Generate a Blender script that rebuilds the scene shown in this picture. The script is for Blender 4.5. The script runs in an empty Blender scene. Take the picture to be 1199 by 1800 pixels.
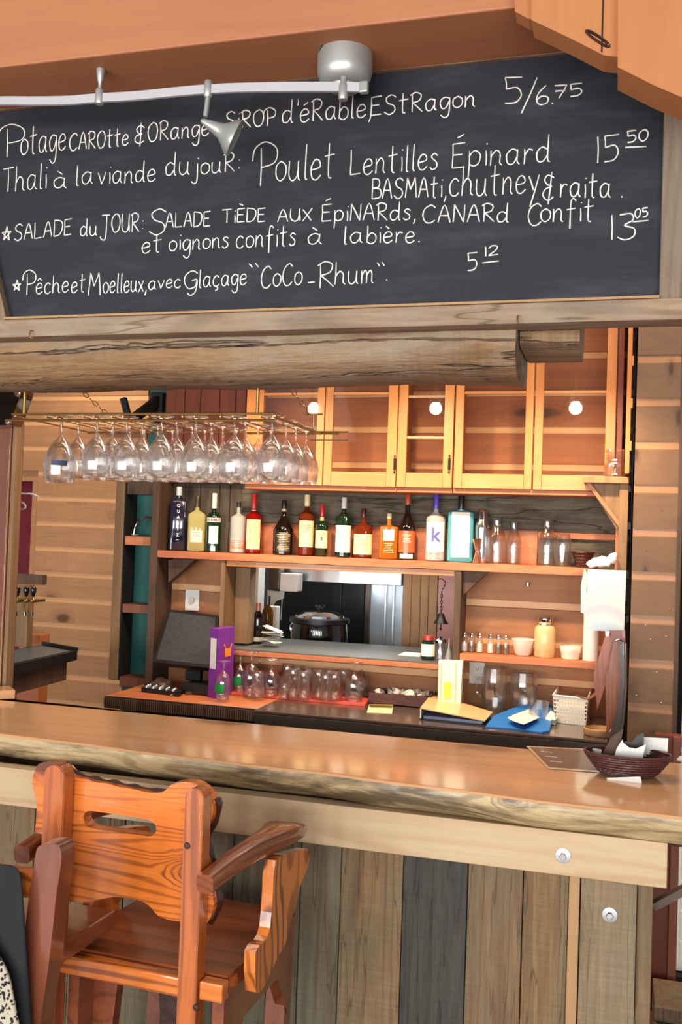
import bpy, bmesh, math, random
from mathutils import Vector, Matrix
R = math.radians
random.seed(7)
SC = bpy.context.scene
COL = SC.collection

# ------------------------------------------------------------------ camera
F, CX, CY = 1700.0, 599.5, 900.0
YAW, PITCH, ROLL, CAMZ = R(16.0), R(1.5), 0.035, 1.68
_f = Vector((-math.sin(YAW) * math.cos(PITCH), math.cos(YAW) * math.cos(PITCH), math.sin(PITCH)))
_r0 = Vector((math.cos(YAW), math.sin(YAW), 0))
_u0 = _r0.cross(_f)
_r = _r0 * math.cos(ROLL) + _u0 * math.sin(ROLL)
_u = _u0 * math.cos(ROLL) - _r0 * math.sin(ROLL)
CAM = Vector((0, 0, CAMZ))
cd = bpy.data.cameras.new('camera')
cam = bpy.data.objects.new('camera', cd)
COL.objects.link(cam)
cam.matrix_world = Matrix(((_r.x, _u.x, -_f.x, 0), (_r.y, _u.y, -_f.y, 0), (_r.z, _u.z, -_f.z, CAMZ), (0, 0, 0, 1)))
cd.sensor_fit = 'VERTICAL'
cd.sensor_height = 36.0
cd.lens = F / 1800 * 36
cd.clip_start = 0.02
SC.camera = cam

def ray(px, py):
    return _f + _r * ((px - CX) / F) + _u * ((CY - py) / F)
def pY(px, py, Y):                       # the point of the plane y = Y seen at a pixel of the photograph
    d = ray(px, py); return CAM + d * (Y / d.y)
def pZ(px, py, Z):
    d = ray(px, py); return CAM + d * ((Z - CAMZ) / d.z)
def pX(px, py, X):
    d = ray(px, py); return CAM + d * (X / d.x)
def pP(px, py, p0, n):                   # on the plane through p0 with normal n
    d = ray(px, py); return CAM + d * ((p0 - CAM).dot(n) / d.dot(n))
def X_(px, py, Y): return pY(px, py, Y).x
def Z_(px, py, Y): return pY(px, py, Y).z

# ------------------------------------------------------------------ world, lights, exposure
def lin(c):
    return tuple(((v / 255) / 12.92 if v <= 10 else (((v / 255) + 0.055) / 1.055) ** 2.4) for v in c)
W = bpy.data.worlds.new('world'); SC.world = W; W.use_nodes = True
bg = W.node_tree.nodes['Background']
bg.inputs[0].default_value = (0.93, 0.96, 1.0, 1)
bg.inputs[1].default_value = 0.38
SC.view_settings.view_transform = 'Standard'
SC.view_settings.look = 'None'
SC.view_settings.gamma = 1
SC.view_settings.exposure = 0.0
SC.view_settings.use_curve_mapping = False
SC.cycles.transparent_max_bounces = 40
SC.cycles.max_bounces = 36
SC.cycles.transmission_bounces = 32
SC.cycles.glossy_bounces = 5
SC.cycles.caustics_refractive = False
SC.cycles.caustics_reflective = False

def area(name, loc, target, size, power, col, sy=None):
    l = bpy.data.lights.new(name, 'AREA'); l.energy = power; l.color = col
    l.shape = 'RECTANGLE'; l.size = size; l.size_y = sy or size
    o = bpy.data.objects.new(name, l); COL.objects.link(o); o.location = loc
    o.rotation_euler = (Vector(target) - Vector(loc)).to_track_quat('-Z', 'Y').to_euler()
    return o
def spot(name, loc, target, power, col, ang=80, blend=0.5, rad=0.03):
    l = bpy.data.lights.new(name, 'SPOT'); l.energy = power; l.color = col
    l.spot_size = R(ang); l.spot_blend = blend; l.shadow_soft_size = rad
    o = bpy.data.objects.new(name, l); COL.objects.link(o); o.location = loc
    o.rotation_euler = (Vector(target) - Vector(loc)).to_track_quat('-Z', 'Y').to_euler()
    return o
# daylight from the windows of the dining room behind the camera (three tall openings)
for i in range(8):
    wx = -4.6 + i * 0.98
    area('window_light', (wx, -3.0, 1.45), (wx * 0.6 - 0.4, 3.2, 1.4), 0.42, 60, (1.0, 0.97, 0.94), 2.0)
WARM = (1.0, 0.70, 0.42)
HAL = [(X_(550, 700, 4.82), 3.68, 44), (X_(765, 700, 4.82), 3.68, 56), (X_(1012, 700, 4.82), 3.68, 56)]
for lx, ly, p in HAL: spot('halogen_light', (lx, ly, 2.352), (lx + 0.03, 4.30, 1.30), p, WARM, 128, 0.9)
area('aisle_fill', (-0.9, 3.45, 3.22), (-0.9, 3.40, 0.9), 2.4, 48, (1.0, 0.86, 0.70), 0.5)  # added overhead fill without a fixture, brightens slab top and counter
spot('kitchen_light', (-1.2, 6.2, 2.5), (-1.2, 5.9, 1.2), 190, (0.85, 0.93, 1.0), 150, 0.6, 0.15)
area('kitchen_lamp', (-1.3, 5.6, 2.6), (-1.3, 5.6, 0.0), 0.8, 50, (0.9, 0.96, 1.0))
spot('bar_left_fill', (-3.3, 5.25, 3.2), (-3.35, 5.85, 1.0), 55, (1.0, 0.80, 0.58), 120, 0.9, 0.10)  # added unseen fill, grazes the left siding from above
spot('right_wall_fill', (0.25, 3.45, 3.2), (0.15, 4.06, 1.4), 5, (1.0, 0.82, 0.62), 110, 0.9, 0.10)  # added unseen fill above the right wall boards

# ------------------------------------------------------------------ materials
def nt(name):
    m = bpy.data.materials.new(name); m.use_nodes = True
    t = m.node_tree; b = t.nodes['Principled BSDF']
    return m, t, b
def N(t, typ, ins=None, **kw):
    n = t.nodes.new(typ)
    for k, v in kw.items(): setattr(n, k, v)
    for k, v in (ins or {}).items():
        if isinstance(v, bpy.types.NodeSocket): t.links.new(v, n.inputs[k])
        else: n.inputs[k].default_value = v
    return n
def ramp(t, fac, stops):
    n = t.nodes.new('ShaderNodeValToRGB'); t.links.new(fac, n.inputs[0])
    e = n.color_ramp.elements
    while len(e) < len(stops): e.new(0.5)
    for i, (p, c) in enumerate(stops):
        e[i].position = p; e[i].color = (*c, 1) if len(c) == 3 else c
    return n.outputs[0]
def mixc(t, fac, a, b, mode='MIX'):
    n = N(t, 'ShaderNodeMix', data_type='RGBA', blend_type=mode)
    for s, v in ((n.inputs[0], fac), (n.inputs[6], a), (n.inputs[7], b)):
        if isinstance(v, bpy.types.NodeSocket): t.links.new(v, s)
        else: s.default_value = v if isinstance(v, float) else (*v, 1)
    return n.outputs[2]

def wood(name, light, dark, line, axis='x', scale=1.0, rings=9.0, rough=0.55, knots=0.5, line_amt=0.5,
         coat=0.0, bump=0.15, patch=None, patch_amt=0.0, vary=0.25, knot_scale=3.2, stretch=0.07, saw=0.0, streak=0.55, cracks=0.0, pk=0.5, ps=3.0, face='y'):
    light, dark, line = lin(light), lin(dark), lin(line)
    m, t, b = nt(name)
    def math_(op, a, b_=None, c=None):
        d = {0: a}
        if b_ is not None: d[1] = b_
        if c is not None: d[2] = c
        return N(t, 'ShaderNodeMath', d, operation=op).outputs[0]
    tc = N(t, 'ShaderNodeTexCoord'); oi = N(t, 'ShaderNodeObjectInfo')
    rv = N(t, 'ShaderNodeVectorMath', {0: (31.7, 17.3, 23.9)}, operation='SCALE'); t.links.new(oi.outputs['Random'], rv.inputs['Scale'])
    ad = N(t, 'ShaderNodeVectorMath', {0: tc.outputs['Object'], 1: rv.outputs[0]}, operation='ADD')
    def mapped(k, kk=1.0):
        s = {'x': (k, kk, kk), 'y': (kk, k, kk), 'z': (kk, kk, k)}[axis]
        return N(t, 'ShaderNodeMapping', {0: ad.outputs[0], 3: tuple(v * scale for v in s)}).outputs[0]
    P = mapped(stretch); K = mapped(0.5); X = mapped(1.0, 0.06)
    def noise(vec, sc, det=2.0, rgh=0.5, dist=0.0): return N(t, 'ShaderNodeTexNoise', {'Vector': vec, 'Scale': sc, 'Detail': det, 'Roughness': rgh, 'Distortion': dist}).outputs[0]
    n1 = noise(P, 4.0, 1.5, 0.4, 0.15)
    sx_ = N(t, 'ShaderNodeSeparateXYZ', {0: K}); cb_ = N(t, 'ShaderNodeCombineXYZ', {0: sx_.outputs[0], 1: sx_.outputs[2 if face == 'y' else 1]})
    vo = N(t, 'ShaderNodeTexVoronoi', {'Vector': cb_.outputs[0], 'Scale': knot_scale, 'Randomness': 0.9}, voronoi_dimensions='2D')
    wob = noise(ad.outputs[0], 40.0, 2.0)
    vd = math_('MULTIPLY_ADD', wob, 0.05, math_('SUBTRACT', vo.outputs['Distance'], 0.025))
    sep = N(t, 'ShaderNodeSeparateColor', {0: vo.outputs['Color']})
    sel = math_('GREATER_THAN', sep.outputs[0], 1 - knots)
    kb = N(t, 'ShaderNodeMapRange', {'Value': vd, 1: 0.32, 2: 0.0, 3: 0.0, 4: 1.0}).outputs[0]
    kb2 = math_('MULTIPLY', math_('MULTIPLY', kb, kb), sel)
    bend = math_('MULTIPLY_ADD', kb2, 0.45, n1)
    fine = noise(P, 22.0, 2.0, 0.5)
    bend = math_('MULTIPLY_ADD', fine, 0.035, bend)
    ang = math_('MULTIPLY', bend, rings * 2 * 6.2832)
    sn = math_('SINE', ang)
    rl = N(t, 'ShaderNodeMapRange', {'Value': sn, 1: 0.05, 2: 1.0, 3: 0.0, 4: 1.0}, interpolation_type='SMOOTHSTEP').outputs[0]
    lm = N(t, 'ShaderNodeMapRange', {'Value': noise(P, 7.0, 2.0), 1: 0.35, 2: 0.62, 3: 0.25, 4: 1.0}).outputs[0]
    n2 = noise(P, 90.0, 3.0, 0.65)
    n5 = noise(P, 26.0, 4.0, 0.7)
    n3 = noise(K, 2.2, 4.0, 0.6)
    base = mixc(t, n3, dark, light)
    f5 = N(t, 'ShaderNodeMapRange', {'Value': n5, 1: 0.38, 2: 0.68, 3: 0.0, 4: streak}).outputs[0]
    base = mixc(t, f5, base, dark)
    f2 = N(t, 'ShaderNodeMapRange', {'Value': n2, 1: 0.42, 2: 0.72, 3: 0.0, 4: streak * 0.7}).outputs[0]
    base = mixc(t, f2, base, tuple(0.6 * a + 0.4 * c for a, c in zip(dark, line)))
    base = mixc(t, math_('MULTIPLY', math_('MULTIPLY', rl, lm), line_amt), base, line)
    if patch:
        n4 = noise(mapped(pk), ps, 8.0, 0.7, 0.5)
        pf = N(t, 'ShaderNodeMapRange', {'Value': n4, 1: 0.44, 2: 0.60, 3: 0.0, 4: patch_amt}).outputs[0]
        base = mixc(t, pf, base, lin(patch))
    hgt = n2
    if saw:
        sw = noise(X, 60.0, 3.0, 0.6)
        sf = N(t, 'ShaderNodeMapRange', {'Value': math_('MULTIPLY', sw, noise(K, 2.5, 2.0)), 1: 0.24, 2: 0.36, 3: 0.0, 4: saw}).outputs[0]
        base = mixc(t, sf, base, line); hgt = math_('ADD', n2, sw)
    if cracks:
        ck = noise(P, 11.0, 3.0, 0.5)
        cf = N(t, 'ShaderNodeMapRange', {'Value': math_('ABSOLUTE', math_('SUBTRACT', ck, 0.5)), 1: 0.012, 2: 0.0, 3: 0.0, 4: cracks}).outputs[0]
        base = mixc(t, cf, base, tuple(v * 0.2 for v in line)); hgt = math_('SUBTRACT', hgt, math_('MULTIPLY', cf, 1.5))
    kd = N(t, 'ShaderNodeMapRange', {'Value': vd, 1: 0.12, 2: 0.065, 3: 0.0, 4: 0.8}).outputs[0]
    kr = math_('MULTIPLY', N(t, 'ShaderNodeMapRange', {'Value': vd, 1: 0.24, 2: 0.11, 3: 0.0, 4: 0.4}).outputs[0], sel)
    base = mixc(t, kr, base, line)
    base = mixc(t, math_('MULTIPLY', kd, sel), base, tuple(v * 0.4 for v in line))
    vr = N(t, 'ShaderNodeMapRange', {'Value': oi.outputs['Random'], 1: 0.0, 2: 1.0, 3: 1 - vary, 4: 1 + vary * 0.5})
    hs = N(t, 'ShaderNodeHueSaturation', {'Color': base, 'Value': vr.outputs[0]})
    t.links.new(hs.outputs[0], b.inputs['Base Color'])
    b.inputs['Roughness'].default_value = rough
    b.inputs['Coat Weight'].default_value = coat
    b.inputs['Coat Roughness'].default_value = 0.12
    bp = N(t, 'ShaderNodeBump', {'Height': hgt, 'Strength': bump, 'Distance': 0.006})
    t.links.new(bp.outputs[0], b.inputs['Normal'])
    return m

def plain(name, col, rough=0.5, metal=0.0, noise=0.12, scale=30.0, bump=0.0, emit=0.0, coat=0.0, spec=0.5, alpha=None):
    c = lin(col); m, t, b = nt(name)
    tc = N(t, 'ShaderNodeTexCoord')
    n = N(t, 'ShaderNodeTexNoise', {'Vector': tc.outputs['Object'], 'Scale': scale, 'Detail': 3.0})
    cc = mixc(t, n.outputs[0], tuple(min(1, v * (1 + noise)) for v in c), tuple(v * (1 - noise) for v in c))
    t.links.new(cc, b.inputs['Base Color'])
    b.inputs['Roughness'].default_value = rough
    b.inputs['Metallic'].default_value = metal
    b.inputs['Coat Weight'].default_value = coat
    b.inputs['Specular IOR Level'].default_value = spec
    if bump:
        bp = N(t, 'ShaderNodeBump', {'Height': n.outputs[0], 'Strength': bump, 'Distance': 0.004})
        t.links.new(bp.outputs[0], b.inputs['Normal'])
    if emit:
        t.links.new(cc, b.inputs['Emission Color']); b.inputs['Emission Strength'].default_value = emit
    return m

def thin_glass(name, tint=(0.93, 0.95, 0.95), refl=1.0, streak=0.0):
    m, t, b = nt(name); t.nodes.remove(b)
    out = t.nodes['Material Output']
    lw = N(t, 'ShaderNodeLayerWeight', {'Blend': 0.30})
    mr = N(t, 'ShaderNodeMapRange', {'Value': lw.outputs['Facing'], 1: 0.0, 2: 1.0, 3: 0.05 * refl, 4: 0.75 * refl})
    pw = N(t, 'ShaderNodeMath', {0: lw.outputs['Facing'], 1: 3.0}, operation='POWER')
    mr = N(t, 'ShaderNodeMapRange', {'Value': pw.outputs[0], 1: 0.0, 2: 1.0, 3: 0.06 * refl, 4: min(1, 0.9 * refl)})
    tr = N(t, 'ShaderNodeBsdfTransparent', {0: (*tint, 1)})
    gl = N(t, 'ShaderNodeBsdfGlossy', {'Color': (1, 1, 1, 1), 'Roughness': 0.02})
    mx = N(t, 'ShaderNodeMixShader', {0: mr.outputs[0], 1: tr.outputs[0], 2: gl.outputs[0]})
    t.links.new(mx.outputs[0], out.inputs[0])
    return m
def real_glass(name, amt=0.38):
    m, t, b = nt(name)
    tc = N(t, 'ShaderNodeTexCoord'); n = N(t, 'ShaderNodeTexNoise', {'Vector': tc.outputs['Object'], 'Scale': 5.0})
    t.links.new(mixc(t, n.outputs[0], (0.97, 0.98, 0.98), (0.99, 1.0, 1.0)), b.inputs['Base Color'])
    b.inputs['Transmission Weight'].default_value = 1.0; b.inputs['Roughness'].default_value = 0.0; b.inputs['IOR'].default_value = 1.47
    out = t.nodes['Material Output']
    lw = N(t, 'ShaderNodeLayerWeight', {'Blend': 0.35})
    mr = N(t, 'ShaderNodeMapRange', {'Value': lw.outputs['Facing'], 1: 0.0, 2: 1.0, 3: amt, 4: min(1, amt + .45)})
    tr = N(t, 'ShaderNodeBsdfTransparent', {0: (0.985, 0.99, 0.99, 1)})
    gl = N(t, 'ShaderNodeBsdfGlossy', {'Color': (1, 1, 1, 1), 'Roughness': 0.0})
    m2 = N(t, 'ShaderNodeMixShader', {0: 0.08, 1: tr.outputs[0], 2: gl.outputs[0]})
    mx = N(t, 'ShaderNodeMixShader', {0: mr.outputs[0], 1: m2.outputs[0], 2: b.outputs[0]})
    t.links.new(mx.outputs[0], out.inputs[0])
    return m
def liquid_glass(name, col, rough=0.02, ior=1.4, amt=1.0):
    m, t, b = nt(name)
    tc = N(t, 'ShaderNodeTexCoord')
    n = N(t, 'ShaderNodeTexNoise', {'Vector': tc.outputs['Object'], 'Scale': 8.0})
    c = lin(col)
    cc = mixc(t, n.outputs[0], c, tuple(v * 0.85 for v in c))
    t.links.new(cc, b.inputs['Base Color'])
    out = t.nodes['Material Output']
    b.inputs['Transmission Weight'].default_value = 0.35
    b.inputs['Roughness'].default_value = 0.05
    b.inputs['IOR'].default_value = ior
    tr = N(t, 'ShaderNodeBsdfTransparent', {0: (*[math.sqrt(v) for v in c], 1)})
    mx = N(t, 'ShaderNodeMixShader', {0: 1 - amt, 1: tr.outputs[0], 2: b.outputs[0]})
    t.links.new(mx.outputs[0], out.inputs[0])
    return m

M = {}
M['siding'] = wood('pine_siding', (196, 138, 90), (162, 106, 66), (136, 80, 46), 'x', 1.0, 4, 0.6, 0.30, 0.22, knot_scale=3.6, bump=0.05, vary=0.15)
M['siding_cab_lit'] = wood('pine_siding_warm_lit', (192, 120, 76), (160, 90, 56), (104, 52, 32), 'x', 1.0, 4, 0.6, 0.35, 0.25, knot_scale=3.6, bump=0.05, vary=0.12)  # same pine; its warm-lit look inside the cabinets is put into the colour
M['siding_left'] = wood('pine_siding_pale', (206, 156, 108), (180, 130, 88), (124, 78, 50), 'x', 1.0, 4, 0.6, 0.6, 0.18, knot_scale=3.4, bump=0.05, vary=0.12, saw=0.12)
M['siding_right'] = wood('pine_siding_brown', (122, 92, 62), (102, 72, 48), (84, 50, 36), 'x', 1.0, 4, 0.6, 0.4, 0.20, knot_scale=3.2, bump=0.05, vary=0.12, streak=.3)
M['siding_red'] = wood('red_stained_pine', (136, 62, 36), (98, 40, 24), (54, 22, 14), 'z', 1.0, 5, 0.5, 0.2, 0.3, vary=0.2)
M['beam_orange'] = wood('orange_fir_beam', (192, 126, 84), (166, 104, 66), (150, 82, 50), 'x', 1.0, 5, 0.6, 0.22, 0.12, knot_scale=2.0, bump=0.06, vary=0.05, streak=.3)
M['rafter'] = wood('orange_rafter', (192, 128, 76), (172, 108, 62), (150, 84, 48), 'z', 1.0, 5, 0.6, 0.10, 0.15, knot_scale=2.0, bump=0.06, vary=0.06, streak=.3)
M['weathered'] = wood('weathered_barn_board', (176, 152, 124), (128, 104, 82), (84, 62, 48), 'x', 1.2, 8, 0.85, 0.15, 0.45, bump=0.5, patch=(146, 138, 126), patch_amt=0.4, knot_scale=4, streak=.8, cracks=.5)
M['weathered_z'] = wood('weathered_barn_board_upright', (168, 146, 118), (124, 102, 80), (84, 62, 48), 'z', 1.2, 8, 0.85, 0.15, 0.45, bump=0.5, patch=(146, 138, 126), patch_amt=0.4, knot_scale=4, streak=.8, cracks=.5)
M['hewn'] = wood('hewn_log_beam', (190, 152, 108), (124, 94, 66), (78, 52, 34), 'x', 1.2, 6, 0.9, 0.12, 0.45, bump=0.9, patch=(158, 144, 124), patch_amt=0.75, pk=.3, ps=5, knot_scale=4, vary=0.03, streak=.8, cracks=.7, saw=.2)
M['grayplank'] = wood('grey_weathered_plank', (138, 128, 108), (78, 68, 56), (44, 36, 28), 'x', 1.2, 8, 0.85, 0.25, 0.6, bump=0.8, patch=(124, 124, 108), patch_amt=0.5, knot_scale=4, streak=.9, cracks=.6)
M['grayplank_z'] = wood('grey_weathered_plank_upright', (112, 98, 80), (72, 60, 48), (44, 34, 26), 'z', 1.2, 8, 0.85, 0.2, 0.5, bump=0.5, patch=(96, 92, 80), patch_amt=0.4, knot_scale=4, streak=.8)
M['shelf'] = wood('reddish_pine_shelf', (206, 132, 84), (180, 102, 62), (120, 60, 38), 'x', 1.0, 5, 0.5, 0.2, 0.3, bump=0.15, vary=0.1)
M['cabinet'] = wood('honey_pine', (206, 138, 76), (186, 114, 54), (160, 98, 44), 'z', 1.0, 5, 0.42, 0.08, 0.2, bump=0.06, coat=0.2, vary=0.08)
M['cabinet_x'] = wood('honey_pine_rail', (206, 138, 76), (186, 114, 54), (160, 98, 44), 'x', 1.0, 5, 0.42, 0.08, 0.2, bump=0.06, coat=0.2, vary=0.08)
M['post_tan'] = wood('tan_post', (162, 128, 88), (122, 92, 62), (84, 58, 38), 'z', 1.0, 6, 0.65, 0.15, 0.35, bump=0.2)
M['post_brown'] = wood('brown_side_board', (112, 82, 60), (76, 54, 40), (44, 30, 24), 'z', 1.0, 6, 0.7, 0.15, 0.35, bump=0.3)
M['post_red'] = wood('red_brown_post', (146, 86, 58), (112, 60, 40), (70, 34, 24), 'z', 1.0, 4, 0.5, 0.1, 0.25, bump=0.1)
M['slab'] = wood('varnished_bar_slab', (232, 180, 130), (214, 158, 110), (160, 106, 70), 'x', 0.9, 5, 0.32, 0.12, 0.22, face='z', bump=0.008, coat=1.0, vary=0.02, knot_scale=2.6, streak=.4)
M['live'] = wood('live_edge_bark_side', (214, 192, 148), (182, 156, 112), (96, 72, 44), 'x', 2.2, 6, 0.5, 0.25, 0.5, bump=0.3, coat=0.25, patch=(74, 60, 40), patch_amt=0.9, vary=0.02, knot_scale=4, stretch=.12, pk=.16, ps=6)
M['fascia'] = wood('pale_fascia_board', (206, 182, 144), (186, 160, 122), (160, 116, 76), 'x', 1.3, 6, 0.5, 0.05, 0.35, bump=0.05, vary=0.03, streak=.4)
M['strip'] = wood('pale_strip', (184, 148, 104), (164, 126, 84), (150, 104, 64), 'z', 1.4, 6, 0.55, 0.1, 0.3, bump=0.05, vary=0.03)
def barn(nm, a, b_, c, pt, pa=0.5, saw=.6): return wood(nm, a, b_, c, 'z', 2.2, 5, 0.8, 0.22, 0.5, bump=0.4, patch=pt, patch_amt=pa, vary=0.1, knot_scale=1.8, streak=1.0, saw=saw * .28, cracks=.5, stretch=.05, pk=.2, ps=3)
M['barn_brown'] = barn('barn_plank_brown', (146, 122, 88), (112, 88, 62), (78, 58, 42), (110, 106, 88))
M['barn_grey'] = barn('barn_plank_greyish', (134, 124, 98), (102, 90, 70), (76, 62, 46), (116, 116, 98))
M['barn_dark'] = barn('barn_plank_charcoal', (88, 84, 76), (58, 54, 48), (32, 28, 26), (74, 76, 70), 0.5, .3)
M['barn_warm'] = barn('barn_plank_warm', (162, 130, 86), (122, 94, 64), (84, 60, 42), (116, 108, 84), 0.6)
M['barn_post'] = barn('barn_post', (172, 148, 112), (136, 112, 82), (96, 76, 56), (124, 118, 98), 0.5)
M['chair'] = wood('glossy_orange_pine', (236, 142, 58), (206, 102, 36), (104, 40, 14), 'x', 2.4, 11, 0.28, 0.10, 0.75, bump=0.08, coat=0.8, vary=0.02, knot_scale=2.0, streak=.5, stretch=.05)
M['chair_y'] = wood('glossy_seat_pine', (168, 88, 46), (122, 56, 28), (70, 28, 12), 'x', 1.0, 6, 0.28, 0.15, 0.5, bump=0.06, coat=0.8, vary=0.04, knot_scale=4.5)
M['chair_z'] = wood('glossy_pine_post', (206, 118, 54), (164, 80, 34), (96, 40, 16), 'z', 2.4, 7, 0.28, 0.10, 0.6, bump=0.08, coat=0.8, vary=0.08, knot_scale=3)
M['chair_side'] = wood('glossy_figured_pine', (232, 144, 68), (204, 110, 46), (90, 34, 16), 'z', 1.2, 8, 0.3, 0.15, 0.9, bump=0.1, coat=0.8, vary=0.02, knot_scale=5, stretch=0.3, streak=.3)
M['chair_arm'] = wood('dark_glossy_arm', (156, 86, 50), (118, 58, 34), (62, 28, 16), 'y', 1.4, 7, 0.3, 0.08, 0.5, bump=0.08, coat=0.8, vary=0.1)
M['chair_dark'] = wood('dark_smooth_post', (138, 78, 52), (108, 56, 38), (64, 30, 20), 'z', 2.0, 4, 0.3, 0.08, 0.25, bump=0.04, coat=0.8, vary=0.1, streak=.4, knot_scale=3)
M['chair_bark'] = plain('dark_bark_edge', (52, 24, 14), 0.3, noise=0.5, scale=40, bump=0.5, coat=0.6)
M['floor'] = wood('red_brown_floor', (116, 62, 40), (84, 42, 28), (70, 32, 20), 'x', 1, 6, 0.4, 0.2, 0.4)
M['ceiling'] = wood('ceiling_pine', (200, 136, 84), (170, 104, 60), (120, 70, 40), 'x', 1, 6, 0.6, 0.2, 0.3)
M['teal'] = plain('teal_paint', (24, 92, 88), 0.55, noise=0.12, scale=6)
M['red_paint'] = plain('crimson_paint', (128, 18, 40), 0.5, noise=0.15, scale=5)
M['sill_dark'] = plain('dark_slate_sill', (84, 84, 76), 0.45, 0.1, noise=0.25, scale=12)
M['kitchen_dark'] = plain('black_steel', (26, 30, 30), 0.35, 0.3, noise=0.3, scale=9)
M['steel'] = plain('brushed_steel', (196, 204, 210), 0.28, 0.9, noise=0.1, scale=40)
M['steel_dark'] = plain('dark_steel_top', (160, 138, 124), 0.2, 0.85, noise=0.15, scale=30)
M['steel_edge'] = plain('steel_edge', (92, 80, 74), 0.35, 0.8, noise=0.12, scale=30)
M['chrome'] = plain('chrome', (220, 222, 226), 0.12, 1.0, noise=0.04)
M['nickel'] = plain('satin_nickel_paint', (178, 180, 176), 0.38, 0.55, noise=0.04)
M['rail_white'] = plain('silver_rail', (214, 212, 216), 0.35, 0.5, noise=0.05, scale=5)
M['brass'] = plain('aged_brass', (170, 136, 84), 0.3, 0.9, noise=0.2, scale=60)
M['black'] = plain('black_plastic', (22, 22, 25), 0.4, noise=0.2)
M['black_gloss'] = plain('gloss_black', (14, 14, 16), 0.12, noise=0.2, coat=0.6)
M['black_metal'] = plain('black_iron', (24, 24, 28), 0.45, 0.4, noise=0.2)
M['white'] = plain('white_plastic', (232, 232, 226), 0.45, noise=0.04)
M['paper'] = plain('white_paper', (222, 222, 216), 0.7, noise=0.04, scale=12)
M['paper_print'] = plain('printed_paper', (214, 208, 190), 0.7, noise=0.25, scale=60)
M['cream'] = plain('cream_label', (236, 222, 170), 0.6, noise=0.10, scale=90)
M['white_label'] = plain('white_label', (240, 238, 226), 0.6, noise=0.06, scale=90)
M['ceramic'] = plain('white_ceramic', (236, 226, 208), 0.2, noise=0.03)
M['wicker'] = plain('dark_wicker', (74, 34, 30), 0.4, noise=0.35, scale=90, bump=0.5)
M['cloth'] = plain('white_cloth', (226, 220, 222), 0.9, noise=0.06, bump=0.3)
M['groove'] = wood('planed_groove_pine', (238, 188, 136), (220, 164, 112), (176, 116, 74), 'x', 1.0, 3, 0.45, 0.05, 0.12, vary=0.08, streak=.25)
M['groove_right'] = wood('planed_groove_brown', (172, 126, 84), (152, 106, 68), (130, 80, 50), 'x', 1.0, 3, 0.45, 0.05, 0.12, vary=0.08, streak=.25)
M['glass'] = real_glass('clear_glass', .10)
M['glass_bar'] = real_glass('sparkling_glass', .26)
M['pane'] = thin_glass('window_pane', (0.92, 0.92, 0.90), 0.9)
M['hole'] = plain('dark_recess', (10, 8, 8), 0.8)

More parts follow.
